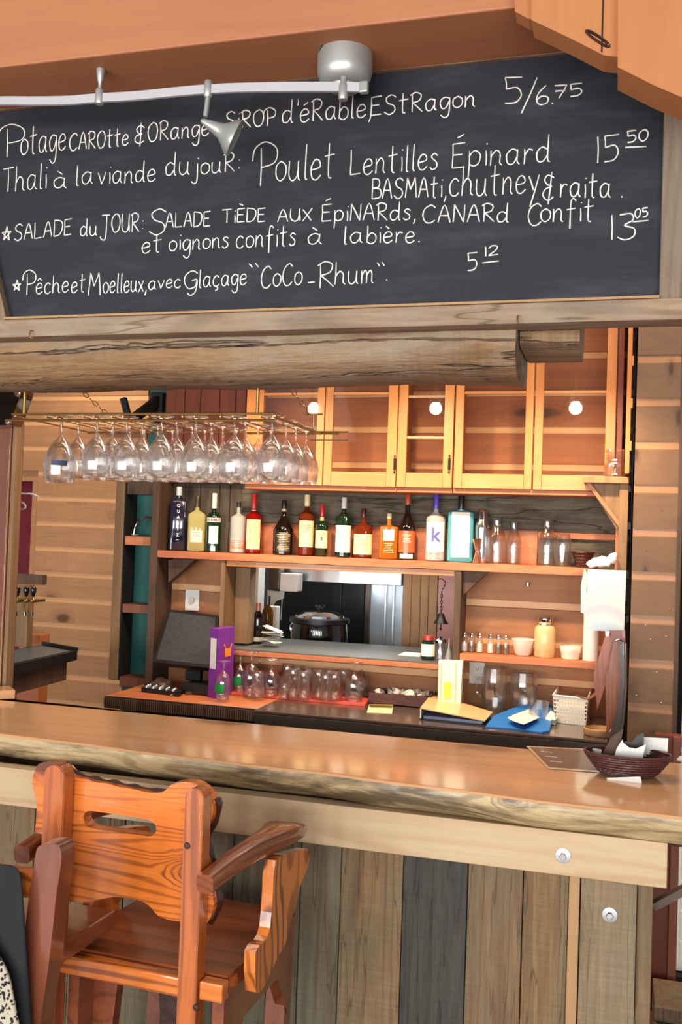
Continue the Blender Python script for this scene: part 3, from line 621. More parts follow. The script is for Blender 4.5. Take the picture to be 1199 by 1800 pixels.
for ln in TXT:
    for (w, x0, y0, x1, y1, cap) in ln:
        mb = MB(); tot = sum(adv(c) for c in w); k = (x1 - x0) / max(tot - 1.2, 1); cur = 0
        dirx, diry = 1.0, (y1 - y0) / (x1 - x0)
        for ch in w:
            wob = rw.uniform(-.25, .25)
            if ch != ' ':
                for st in G[ch].split(';'):
                    P = [tuple(map(float, p.split(','))) for p in st.split()]
                    pts = smooth_path([(a, b, 0) for a, b in P], 4) if len(P) > 2 else [Vector((*P[0], 0)), Vector(((P[0][0] + P[1][0]) / 2 + .15, (P[0][1] + P[1][1]) / 2, 0)), Vector((*P[1], 0))]
                    wp_ = []
                    for v in pts:
                        gx = (cur + v.x) * k; gy = (v.y + wob) * cap / 10
                        wp_.append(pY(x0 + gx + gy * .04, y0 + diry * gx - gy, YB - .0012))
                    rr = [0.0019 * rw.uniform(.75, 1.15) for _ in wp_]
                    mb.tube(wp_, rr, 5)
            cur += adv(ch)
        for v in mb.bm.verts: v.co.y = YB - .0012 + (v.co.y - YB + .0012) * .35
        mb.build('chalk_word', 'chalk', cb, smooth='all', world=True)

# ================================================================== hewn beam
hb = thing('hewn_beam', 'thick hand-hewn log beam under the chalkboard, above the hanging glasses', 'beam', (-.8, 2.4, 2.09))
def hewn(x0, x1, prof, seg, amp, mat='hewn', rs=5, swa=1.0):
    mb = MB(); rn = random.Random(rs); cols = []
    for i in range(seg + 1):
        x = x0 + (x1 - x0) * i / seg
        u = i / seg
        sw = .004 * math.sin(u * 9) + .003 * math.sin(u * 23)
        cols.append([mb.bm.verts.new((x + (rn.uniform(-.004, .004) if 0 < i < seg else 0), y + rn.uniform(-amp, amp), zz + sw * swa + rn.uniform(-amp, amp))) for y, zz in prof])
    n = len(prof)
    for a, b in zip(cols, cols[1:]):
        for k in range(n): mb.bm.faces.new((a[k], a[(k + 1) % n], b[(k + 1) % n], b[k]))
    mb.bm.faces.new(cols[0]); mb.bm.faces.new(cols[-1][::-1])
    return mb
hx1 = X_(906, 620, 2.25)
prof = [(2.56, 2.30), (2.29, 2.30), (2.262, 2.20), (2.252, 2.168), (2.250, 2.155), (2.262, 2.152), (2.247, 2.149), (2.246, 2.125), (2.256, 2.108), (2.275, 2.09), (2.31, 2.077), (2.38, 2.074), (2.46, 2.078), (2.54, 2.09), (2.56, 2.12)]
hewn(-2.9, hx1, prof, 110, .0022).build('log', 'hewn', hb, world=True, smooth=True)
sb_ = thing('short_timber', 'shorter squared weathered timber poking out right of the hewn beam', 'beam', (0, 2.45, 2.15))
hx2 = X_(1019, 600, 2.30)
prof = [(2.56, 2.30), (2.32, 2.30), (2.305, 2.20), (2.302, 2.188), (2.314, 2.185), (2.30, 2.182), (2.302, 2.155), (2.33, 2.148), (2.45, 2.146), (2.54, 2.15), (2.56, 2.17)]
hewn(hx1 + .004, hx2, prof, 14, .001, rs=9, swa=0).build('timber', 'hewn', sb_, world=True, smooth=True)
for px, py in ((57, 590), (911, 566)):
    p = pY(px, py, YB - .03)
    h = thing('cup_hook', 'brass hook in the frame rail ' + ('at the far left, under the chalkboard' if px < 100 else 'right of centre, above the end of the hewn beam'), 'hook', p, group=None)
    MB().tube(smooth_path([(0, 0, .012), (0, -.008, .012), (0, -.013, 0), (0.004, -.012, -.008), (.009, -.006, -.006)], 3), .0017, 6).build('hook', 'brass', h, smooth=True)

# ================================================================== track light
tl = thing('track_light', 'silver curved track rail with canopy and one bell spotlight, under the orange beam', 'track light', pY(607, 120, 2.08))
def on_beam(px, py, z=2.796): return pZ(px, py, z)
YT = 2.06
path = [pY(x, y, YT) for x, y in ((-60, 183), (0, 178), (60, 178), (120, 177), (170, 173), (240, 169), (300, 163), (370, 157), (450, 154), (560, 153), (640, 154))]
path = smooth_path(path, 5)
mb = MB(); rings = []
for p in path: rings.append([mb.bm.verts.new(p + Vector(o)) for o in ((0, -.004, -.0105), (0, .004, -.0105), (0, .004, .0105), (0, -.004, .0105))])
for a, b in zip(rings, rings[1:]):
    for k in range(4): mb.bm.faces.new((a[k], a[(k + 1) % 4], b[(k + 1) % 4], b[k]))
mb.bm.faces.new(rings[0]); mb.bm.faces.new(rings[-1])
mb.build('rail', 'rail_white', tl, world=True)
pe = path[-1]
MB().box(pe.x - .01, pe.x + .010, pe.y - .008, pe.y + .008, pe.z - .013, pe.z + .013, .003).build('end_cap', 'nickel', tl, world=True)
c = pY(607, 100, 2.115); s = c.y / .961 / F
zc = Z_(607, 135, 2.115 - .06)
MB().lathe([(0, zc), (.034, zc), (.036, zc + .004), (.036, zc + .006), (.045, zc + .008), (.056, zc + .016), (.062, zc + .030), (.064, zc + .04), (.064, 2.7955), (0, 2.7955)], 40, (c.x, c.y, 0)).build('canopy', 'nickel', tl, smooth=True, world=True)
mb = MB()
for k in range(3):
    a0 = -2.55; z0 = zc + .075 + k * .010
    mb.tube([Vector((c.x + .0644 * math.cos(a), c.y + .0644 * math.sin(a), z0 + (a - a0) * .02)) for a in [a0 + j * .06 for j in range(7)]], .0012, 4)
mb.build('vent_slot', 'hole', tl, world=True)
zrl = pY(600, 153, YT).z
MB().lathe([(0, zrl - .030), (.0095, zrl - .030), (.011, zrl - .026), (.0105, zrl + .004), (.008, zrl + .008), (.008, zc + .001), (0, zc + .001)], 16, (X_(604, 150, YT), YT, 0)).build('feed_stem', 'nickel', tl, smooth=True, world=True)
p = pY(175, 172, YT); zr = p.z
MB().lathe([(0, zr - .016), (.0095, zr - .016), (.011, zr - .012), (.011, zr + .016), (.009, zr + .021), (.0048, zr + .023), (.0048, 2.762), (.007, 2.766), (.0105, 2.790), (.0105, 2.7955), (0, 2.7955)], 16, (p.x, p.y, 0)).build('stand_off', 'nickel', tl, smooth=True, world=True)
p = pY(366, 157, YT); zr = p.z
so = MB().lathe([(0, zr - .020), (.008, zr - .020), (.0105, zr - .016), (.0105, zr + .016), (.008, zr + .020), (0, zr + .020)], 16, p - Vector((0, 0, p.z))).build('spot_mount', 'nickel', tl, smooth=True, world=True)
q = pY(361, 208, YT)
mb = MB(); mb.tube([p - Vector((0, 0, .018)), q + Vector((0, 0, .004))], .0058, 12)
for k in range(7):
    v = (p - Vector((0, 0, .026))).lerp(q, k / 8); mb.tube([v, v - Vector((0, 0, .0015))], .0068, 12)
mb.build('spot_neck', 'nickel', tl, smooth=True, world=True)
# bell shade: nose at q, axis pointing right, down and towards the back
a_ = pY(353, 211, YT); b_ = pY(407, 240, YT + .03); ax = (b_ - a_).normalized(); L = (b_ - a_).length
mb = MB().lathe([(0, 0), (.004, .001), (.007, .006), (.0125, L * .35), (.0165, L * .55), (.019, L * .66), (.026, L * .78), (.0375, L * .93), (.044, L * 1.05), (.0455, L * 1.12), (.043, L * 1.10), (.0, L * .90)], 32)
mb.xf(Matrix.Translation(a_) @ ax.to_track_quat('Z', 'Y').to_matrix().to_4x4())
mb.build('bell_shade', 'nickel', tl, smooth=True, world=True)

# ================================================================== the bar
BZ = 1.068
bar = thing('bar_counter', 'long live-edge wooden bar with barn plank front, across the lower half of the photo', 'bar', (-.8, 2.6, 0))
BX0, BX1 = -2.75, 0.42
def y_near(x):
    a, b = pZ(0, 1290, BZ), pZ(1150, 1431, BZ)
    u = (x - a.x) / (b.x - a.x)
    y = a.y + (b.y - a.y) * u + .004 * math.sin(x * 7) + .003 * math.sin(x * 17 + 1)
    if u > 1: y += (u - 1) * .05
    return y
n = 130
top, edge = MB(), MB()
def bar_row(mb, x, pr): return [mb.bm.verts.new((x, y, z)) for y, z in pr]
ra, rb = [], []
rn = random.Random(2)
for i in range(n + 1):
    x = BX0 + (BX1 - BX0) * i / n; yn = y_near(x)
    w1 = .006 * math.sin(x * 5 + .6) + .003 * math.sin(x * 13)
    ra.append(bar_row(top, x, [(2.95, BZ), (yn + .5, BZ), (yn + .02, BZ), (yn + .005, BZ - .001), (yn, BZ - .006), (yn + .03, BZ - .02), (2.95, BZ - .02)]))
    rb.append(bar_row(edge, x, [(yn + .001, BZ - .0065), (yn - .002 + rn.uniform(-.001, .001), BZ - .02), (yn + .002 + w1 * .5 + rn.uniform(-.0012, .0012), BZ - .036), (yn + .010 + w1, BZ - .052), (yn + .024 + w1, BZ - .066 + w1 * .3), (yn + .04, BZ - .074), (2.93, BZ - .075), (2.93, BZ - .021), (yn + .03, BZ - .021)]))
for mb, rows in ((top, ra), (edge, rb)):
    for a, b in zip(rows, rows[1:]):
        for k in range(len(a)): mb.bm.faces.new((a[k], a[(k + 1) % len(a)], b[(k + 1) % len(a)], b[k]))
    mb.bm.faces.new(rows[0]); mb.bm.faces.new(rows[-1][::-1])
top.build('bar_top', 'slab', bar, smooth=True, world=True)
edge.build('live_edge', 'live', bar, smooth=True, world=True)
YFA = 2.405
zf0, zf1 = .888, .993
fx1 = X_(1173, 1530, YFA)
MB().box(-2.7, fx1, YFA, YFA + .05, zf0, zf1, .002).build('fascia_board', 'fascia', bar, world=True)
MB().box(fx1 - .3, BX1, YFA + .20, YFA + .26, .93, .9925, .002).build('support_rail', 'barn_grey', bar, world=True)
YPL = 2.475
pl = [(-120, 'barn_grey'), (-40, 'barn_warm'), (52, 'barn_grey'), (120, 'barn_grey'), (185, 'barn_brown'), (212, 'barn_grey'), (283, 'barn_dark'), (350, 'barn_grey'), (404, 'barn_grey'), (470, 'barn_grey'), (524, 'barn_grey'), (595, 'barn_warm'), (705, 'barn_dark'), (819, 'barn_brown'), (917, 'barn_warm'), (998, None)]
prr = random.Random(4)
for (a, m_), (b, _) in zip(pl, pl[1:]):
    d = prr.uniform(0, .006)
    MB().box(X_(a, 1650, YPL) + .0012, X_(b, 1650, YPL) - .0012, YPL + d, YPL + .025, .02, zf1 - .03, .0022).build('plank', m_, bar, world=True)
MB().box(X_(998, 1650, YPL), X_(1018, 1650, YPL) - .001, YPL - .012, YPL + .025, .02, zf1 - .03, .002).build('corner_strip', 'strip', bar, world=True)
MB().box(X_(1019, 1650, 2.455), X_(1118, 1650, 2.455), 2.455, 2.56, .0, zf1 - .002, .003).build('post', 'barn_post', bar, world=True)
MB().box(X_(1119, 1650, 2.455), X_(1147, 1650, 2.455), 2.47, 2.60, .0, zf1 - .002, .003).build('post', 'barn_brown', bar, world=True)
for px, py, Y in ((990, 1504, YFA), (1072, 1608, 2.455)):
    p = pY(px, py, Y)
    mb = MB(); mb.lathe([(.0065, 0), (.0175, 0), (.0178, .0018), (.012, .0024), (.0065, .0024)], 28)
    mb.xf(Matrix.Translation(p - Vector((0, .0005, 0))) @ Matrix.Rotation(R(90), 4, 'X'))
    w = mb.build('washer', 'steel', bar, smooth=True, world=True)
    mb = MB(); mb.lathe([(0, .012), (.0075, .012), (.0095, .010), (.0098, .0025), (0, .0025)], 6)
    mb.xf(Matrix.Translation(p) @ Matrix.Rotation(R(90), 4, 'X'))
    mb.build('bolt_head', 'chrome', bar, world=True)
MB().box(BX0, fx1 - .1, YPL + .03, 2.90, .0, .9, 0).build('carcass', 'barn_dark', bar, world=True)
sbx = thing('steel_bracket', 'grey flat steel bracket under the right end of the bar', 'bracket', pY(1150, 1592, 2.60))
MB().bar(pY(1149, 1592, 2.60), pY(1225, 1552, 2.60), .03, .018).build('arm', 'steel_edge', sbx, world=True)
# things at the lower right, behind the bar's end
pp = thing('low_partition', 'dark red-brown wooden panel behind the right end of the bar', 'partition', (.15, 3.7, 0))
MB().box(X_(1144, 1600, 3.75), X_(1191, 1600, 3.75), 3.75, 3.80, 0, 1.0, .003).build('panel', 'siding_red', pp, world=True)
MB().box(X_(1176, 1600, 3.74), X_(1191, 1600, 3.74), 3.73, 3.75, 0, 1.0, .003).build('panel_post', 'post_red', pp, world=True)
dx0 = X_(1192, 1600, 3.9)
d1 = struct('door_1', MB().box(dx0, dx0 + .8, 3.92, 3.96, 0.09, 1.92), 'white')
for k in range(8): MB().box(dx0 + .01, dx0 + .79, 3.910, 3.922, .10 + k * .112, .205 + k * .112, .002).build('door_panel', 'white', d1)
MB().box(dx0, dx0 + .8, 3.88, 3.96, 0, 0.085, .003).build('sill', 'hole', d1)
MB().box(dx0 + .012, dx0 + .8, 3.905, 3.922, 1.03, 1.9, .003).build('screen', 'black_metal', d1)
cr = thing('wood_crate', 'small slatted wooden crate on the floor at the lower right corner', 'crate', pZ(1180, 1795, 0.02))
for k in range(3):
    zz = .035 + .055 * k
    MB().box(X_(1150, 1780, 3.42), X_(1230, 1780, 3.42), 3.42, 3.435, zz - .02, zz + .018, .002).build('slat', 'barn_brown', cr, world=True)
MB().box(X_(1152, 1780, 3.42), X_(1230, 1780, 3.42), 3.45, 3.68, .0, .15, .003).build('box_body', 'barn_brown', cr, world=True)

# ================================================================== back counter
CZ = .92
bcw = thing('wooden_counter', 'red-brown wooden back counter with a ribbed black edge, left part', 'counter', (-1.6, 4.2, 0))
k0, k1 = X_(183, 1214, 3.97), X_(449, 1250, 3.97)
MB().box(k0, k1, 3.985, YW - .025, CZ - .03, CZ, .002).build('counter_top', 'shelf', bcw, world=True)
MB().box(k0, k1, 3.975, 3.986, CZ - .055, CZ - .001, .001).build('edge_band', 'black', bcw, world=True)
mb = MB(); i = 0; x = k0 + .002
while x < k1 - .004:
    mb.box(x, x + .0055, 3.968, 3.976, CZ - .052, CZ - .006); x += .0105
o = mb.build('edge_rib', 'post_brown', bcw, world=True); o['kind'] = 'stuff'
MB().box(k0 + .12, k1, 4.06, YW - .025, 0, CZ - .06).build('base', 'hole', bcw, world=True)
bcs = thing('steel_counter', 'dark stainless steel back counter, behind the bar, right part', 'counter', (-.5, 4.2, 0))
k2 = X_(1069, 1300, 3.95)
MB().box(k1 + .002, k2, 3.95, YW - .025, CZ - .012, CZ + .001, .003).build('counter_top', 'steel_dark', bcs, world=True)
MB().box(k1 + .002, k2, 3.95, 3.965, CZ - .062, CZ - .013, .003).build('front_edge', 'steel_edge', bcs, world=True)
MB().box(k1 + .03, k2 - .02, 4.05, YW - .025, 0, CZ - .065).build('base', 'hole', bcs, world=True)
for k in range(3):
    a = k1 + .10 + k * .42
    MB().box(a, a + .38, 4.032, 4.049, .30, CZ - .09, .003).build('door', 'black_metal', bcs, world=True)

# ================================================================== shelf unit
un = thing('shelf_unit', 'rustic open back-bar shelving unit holding the liquor bottles', 'shelf', (-.9, YF, CZ))
SZ = 1.585
sx1 = X_(1040, 998, YF)
ux = X_(270, 1000, YF)
MB().box(ux - .022, ux + .018, YF - .005, YW - .024, CZ + .001, 1.93, .003).build('upright', 'post_brown', un, world=True)
rough_plank(un, ux + .02, sx1, SZ - .034, SZ, YF - .004, YW - .025, 'shelf', 40, .0015, 'long_shelf').location = -Vector(un.location)
# divider left of the pass-through, header, divider right
dx = X_(389, 1050, YF)
MB().box(dx - .009, dx + .012, YF + .004, YW - .024, CZ + .001, SZ - .036, .002).build('divider', 'post_tan', un, world=True)
dr = X_(803, 1080, YF)
MB().box(dr - .015, dr + .015, YF + .002, YW - .024, CZ + .22, SZ - .036, .002).build('divider', 'post_brown', un, world=True)
MB().box(dx + .014, dr - .017, YF + .012, YF + .03, ZH + .008, SZ - .036, .002).build('header_board', 'cabinet_x', un, world=True)
MB().box(dx + .014, OX0 + .055, YW - .06, YW + .02, CZ + .22, ZH, .002).build('jamb_board', 'post_tan', un, world=True)
# lower right shelf and window sill
MB().box(dr + .017, X_(1056, 1160, YF), YF + .005, YW - .024, 1.148, 1.178, .003).build('short_shelf', 'shelf', un, world=True)
ws = thing('pass_through_sill', 'dark topped wooden sill of the kitchen pass-through', 'sill', (-1, YF, ZS))
MB().box(dx + .016, dr - .017, YF, 4.90, ZS - .006, ZS, .001).build('sill_top', 'sill_dark', ws, world=True)
MB().box(dx + .016, dr - .017, YF - .004, YF + .05, ZS - .030, ZS - .0065, .002).build('sill_front', 'shelf', ws, world=True)
# diagonal braces
def brace(a, b, c, Y, mat='post_brown', th=.05):
    MB().prism([pY(*a, Y), pY(*b, Y), pY(*c, Y)], (0, th, 0)).build('brace', mat, un, world=True)
brace((296, 984), (342, 984), (296, 1024), 4.37)
brace((814, 1003), (860, 1004), (814, 1046), 4.37)
# right end: two posts and a high bracket shelf
px_ = X_(1097, 900, 4.18)
MB().box(px_ - .020, px_ + .016, 4.16, 4.20, CZ + .0, Z_(1097, 847, 4.18), .002).build('post', 'post_tan', un, world=True)
MB().box(X_(1082, 950, 4.27), X_(1089, 950, 4.27) + .01, 4.22, YW - .03, CZ + .0, 1.95, .002).build('post', 'shelf', un, world=True)
bz = Z_(1065, 838, 4.15)
MB().box(X_(1026, 843, 4.13), X_(1106, 843, 4.13), 4.13, YW - .03, bz - .028, bz, .003).build('bracket_shelf', 'post_tan', un, world=True)
MB().prism([pY(1032, 849, 4.19), pY(1092, 849, 4.19), pY(1092, 922, 4.19), pY(1084, 930, 4.19)], (0, .02, 0)).build('gusset', 'post_tan', un, world=True)
MB().prism([pY(1030, 849, 4.17), pY(1038, 849, 4.17), pY(1088, 916, 4.17), pY(1088, 926, 4.17)], (0, .05, 0)).build('brace', 'shelf', un, world=True)
for py in (860, 925):
    p = pY(1107, py, 4.19); MB().box(p.x - .006, p.x + .004, 4.155, 4.18, p.z - .014, p.z + .014, .001).build('hinge', 'black_metal', un, world=True)
for py in (1012, 1088):
    p = pY(1103, py, 4.16); MB().box(p.x - .006, p.x + .006, 4.15, 4.165, p.z - .014, p.z + .014, .001).build('clip', 'black_metal', un, world=True)

# niche bookcase to the left
bk = thing('niche_shelf', 'narrow dark niche shelving with teal back, left of the bottle shelf', 'shelf', (-1.9, 4.6, 0))
lx = X_(206, 1000, 4.40)
MB().box(lx - .025, lx + .025, 4.40, 4.525, CZ + .001, 1.925, .003).build('upright', 'post_tan', bk, world=True)
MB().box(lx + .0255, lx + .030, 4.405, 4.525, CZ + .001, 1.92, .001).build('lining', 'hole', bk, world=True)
for (py, h) in ((943, .045), (1063, .044), (1192, .05)):
    zz = Z_(246, py, 4.41)
    MB().box(lx + .032, ux - .024, 4.41, 4.525, zz - h, zz, .002).build('shelf_board', 'post_red' if py > 1000 else 'shelf', bk, world=True)
MB().box(lx + .032, ux - .024, 4.41, 4.45, 1.86, 1.925, .002).build('top_rail', 'post_brown', bk, world=True)
hp = thing('steel_hoop', 'bent steel hoop standing on the upper niche shelf', 'hoop', pY(250, 943, 4.45))
MB().tube(smooth_path([pY(x, y, 4.45) for x, y in ((235, 940), (238, 925), (246, 913), (257, 909), (268, 912), (274, 914))], 5), .0055, 8).build('bent_rod', 'chrome', hp, smooth=True, world=True)
MB().tube(smooth_path([pY(x, y, 4.45) for x, y in ((231, 939), (237, 940), (243, 940))], 3), .005, 8).build('foot', 'steel', hp, smooth=True, world=True)
ma = thing('wall_mount_arm', 'black folding wall mount arm above the hanging glasses', 'bracket', pY(278, 700, 4.6))
mb = MB(); mb.bar(pY(236, 735, 4.35), pY(278, 703, 4.5), .03, .045); mb.bar(pY(217, 700, 4.35), pY(226, 735, 4.35), .028, .028, (0, 1, 0))
mb.build('arm', 'black_metal', ma, world=True)
MB().box(X_(266, 700, 4.5), X_(287, 700, 4.5), 4.49, 4.529, Z_(276, 745, 4.5), Z_(276, 690, 4.5), .003).build('wall_plate', 'black_metal', ma, world=True)

# ================================================================== wall cabinets
zc0, zc1 = Z_(600, 854, YC), 3.02
zr1 = Z_(600, 829, YC)
zmu = Z_(870, 690, YC)
def cabinet(label, doors, x0, x1):
    c = thing('wall_cabinet', label, 'cabinet', ((x0 + x1) / 2, YC, zc0), group=None)
    mb = MB(); mb.box(x0, x1, YC + .02, YW - .03, zc0 - .022, zc0 - .001, .002); mb.box(x0, x1, YC + .02, YW - .03, zc1 - .02, zc1)
    mb.box(x0, x0 + .012, YC + .02, YW - .03, zc0, zc1 - .021); mb.box(x1 - .012, x1, YC + .02, YW - .03, zc0, zc1 - .021)
    mb.build('carcass', 'shelf', c, world=True)
    for (a, g0, g1, b, hinge, munt) in doors:
        xa, xg0, xg1, xb = [X_(v, 800, YC) for v in (a, g0, g1, b)]
        D = thing('door', None, None, ((xa + xb) / 2, YC, zc0)); D.parent = c; D.matrix_parent_inverse = Matrix(); D.location = Vector(D.location) - Vector(c.location)
        T = .022
        for (u, v, w, s) in ((xa + .001, xg0, zc0, zc1), (xg1, xb - .001, zc0, zc1)): MB().box(u, v, YC, YC + T, w, s, .0018).build('stile', 'cabinet', D, world=True)
        for (w, s) in ((zc0, zr1), (zc1 - .06, zc1)): MB().box(xg0 + .0005, xg1 - .0005, YC + .001, YC + T, w, s, .0012).build('rail', 'cabinet_x', D, world=True)
        MB().box(xg0, xg1, YC + .012, YC + .0135, zr1, zc1 - .06).build('pane', 'pane', D, world=True)
        zs = [zmu] if not munt else munt
        for zz in zs: MB().box(xg0, xg1, YC + .004, YC + .0115, zz - .0055, zz + .0055, .001).build('muntin', 'strip' if munt else 'cabinet_x', D, world=True)
        if hinge:
            p = pY(hinge, 816, YC); mb = MB()
            mb.box(p.x - .006, p.x + .006, YC - .004, YC - .0005, p.z - .026, p.z + .026, .001)
            mb.tube([(p.x, YC - .006, p.z - .028), (p.x, YC - .006, p.z + .028)], .0035, 8)
            mb.lathe([(0, .03), (.004, .033), (.0045, .038), (0, .043)], 8, (p.x, YC - .006, p.z)); mb.lathe([(0, -.03), (.004, -.033), (.0045, -.038), (0, -.043)], 8, (p.x, YC - .006, p.z))
            mb.build('hinge', 'black_metal', D, world=True)
    return c
xs = lambda v: X_(v, 800, YC)
cabinet('double glass-door honey pine wall cabinet at the left, partly behind the hanging glasses', [(430, 460, 555, 568), (569, 583, 680, 697)] and [(430, 460, 555, 568, None, None), (569, 583, 680, 697, 694, None)], xs(430), xs(697))
cabinet('narrow middle wall cabinet with small framed panes', [(698, 714, 779, 796, 790, [Z_(745, 769, YC), Z_(745, 697, YC)])], xs(698) + .0005, xs(796))
cabinet('double glass-door honey pine wall cabinet at the right, above the blue bottle', [(798, 813, 922, 936, None, None), (938, 953, 1063, 1081, None, None)], xs(797) + .0005, xs(1082))

# ================================================================== left end of the bar
lp = thing('left_post', 'red-brown squared post with a long crack at the left edge, behind the bar', 'post', (-2.0, 3.1, 0))
a0, a1 = X_(-75, 1000, 3.08), X_(10, 1000, 3.08)
MB().box(a0, a1, 3.08, 3.16, 0, 2.07, .004).build('post_face', 'post_red', lp, world=True)
MB().box(a1 + .001, a1 + .018, 3.085, 3.13, 0, 2.07, .003).build('edge_board', 'post_tan', lp, world=True)
MB().tube([Vector((a1 - .004 + .0015 * math.sin(k * 1.3) + .001 * math.sin(k * 3.1), 3.079, 1.09 + k * .024)) for k in range(38)], .0022, 5).build('light_crack', 'strip', lp, world=True, smooth=True)
sp = thing('speaker_box', 'black box with two chrome bolts at the top of the left post', 'speaker', pY(5, 720, 3.0))
MB().prism([pY(-40, 684, 3.0), pY(38, 686, 3.0), pY(34, 700, 3.0), pY(16, 747, 3.0), pY(-40, 750, 3.0)], (0, .075, 0)).build('housing', 'black_gloss', sp, world=True)
for px, py in ((28, 692), (12, 741)):
    p = pY(px, py, 2.99)
    mb = MB().lathe([(0, .010), (.008, .009), (.012, .004), (.0125, 0), (0, 0)], 16); mb.xf(Matrix.Translation(p + Vector((0, .01, 0))) @ Matrix.Rotation(R(90), 4, 'X'))
    mb.build('bolt', 'chrome', sp, smooth=True, world=True)
ca = thing('white_cable', 'loop of thin white cable beside the left post', 'cable', pY(20, 915, 3.25))
mb = MB()
mb.tube(smooth_path([pY(x, y, 3.25) for x, y in ((-20, 912), (-2, 917), (12, 925), (24, 920), (30, 905), (28, 888))], 5), .004, 8)
mb.tube(smooth_path([pY(x, y, 3.27) for x, y in ((28, 863), (40, 868), (54, 868), (68, 873))], 4), .0035, 8)
mb.tube(smooth_path([pY(x, y, 3.27) for x, y in ((27, 885), (38, 883), (45, 890), (40, 895), (28, 891))], 4), .0038, 8)
mb.build('cable', 'white', ca, smooth=True, world=True)
tp = thing('beer_tap_tower', 'beer tap rail with four gold and black taps at the left edge', 'beer taps', pY(40, 1020, 3.85))
q0, q1 = pY(8, 1008, 3.85), pY(78, 1026, 3.85)
MB().box(q0.x, q1.x, 3.83, 3.87, Z_(45, 1026, 3.85), Z_(45, 1009, 3.85), .003).build('top_rail', 'post_brown', tp, world=True)
MB().box(pY(16, 1040, 3.92).x, pY(50, 1040, 3.92).x, 3.92, 3.97, 1.12, Z_(40, 1027, 3.92), .003).build('column', 'post_tan', tp, world=True)
for px in (17, 30, 46, 58):
    p = pY(px, 1052, 3.83); x, y, z = p
    T = thing('tap', None, None, (0, 0, 0)); T.parent = tp; T.location = -Vector(tp.location)
    mb = MB(); mb.lathe([(0, .008), (.007, .010), (.013, .03), (.0135, .045), (.010, .052), (0, .052)], 12, p); mb.build('handle', 'black_gloss', T, smooth=True, world=True)
    mb = MB(); mb.lathe([(.004, .008), (.006, 0), (.011, -.006), (.011, -.014), (.006, -.02)], 12, p); mb.tube([(x, y + .09, z - .012), (x, y - .01, z - .012)], .007, 8); mb.tube([(x, y - .012, z - .012), (x + .004, y - .02, z - .03), (x + .012, y - .024, z - .062)], .006, 8)
    mb.build('faucet', 'brass', T, smooth=True, world=True)
    MB().tube([(x + .012, y - .024, z - .060), (x + .015, y - .025, z - .076)], .0068, 8).build('nozzle', 'black_gloss', T, smooth=True, world=True)
dt = thing('drip_tray', 'black bar tray with a bluish mat at the left, under the beer taps', 'tray', pZ(60, 1155, 1.12))
Q = [pZ(8, 1172, 1.12), pZ(136, 1144, 1.12), pZ(75, 1133, 1.12), pZ(-70, 1158, 1.12)]
ctr = sum(Q, Vector()) / 4
MB().prism([p for p in Q], (0, 0, -.042)).build('tray_body', 'black', dt, world=True)
Q2 = [ctr + (p - ctr) * .86 + Vector((0, 0, .0012)) for p in Q]
MB().prism(Q2, (0, 0, .001)).build('mat', plain('bluish_mat', (88, 110, 124), .35, .2, noise=.25, scale=60), dt, world=True)
MB().prism([ctr + (p - ctr) * .92 + Vector((-.03, .0, -.043)) for p in Q], (0, 0, -.09)).build('tray_base', 'post_brown', dt, world=True)
MB().bar(Q[1] + Vector((0, 0, .006)), Q[2] + Vector((0, 0, .006)), .012, .018).build('back_rim', 'black', dt, world=True)
wbk = thing('wood_block', 'small copper-brown wooden block behind the drip tray', 'block', pY(52, 1142, 4.1))
MB().box(X_(33, 1130, 4.1), X_(71, 1130, 4.1), 4.1, 4.18, 0.0, Z_(52, 1115, 4.1), .003).build('block', 'shelf', wbk, world=True)
be = thing('bar_end_board', 'short raised board end on the far left end of the bar', 'board', pZ(8, 1228, BZ))
MB().prism([pZ(-70, 1232, BZ + .001), pZ(26, 1228, BZ + .001), pZ(16, 1220, BZ + .001), pZ(-70, 1224, BZ + .001)], (0, 0, .03)).build('board', 'slab', be, world=True)

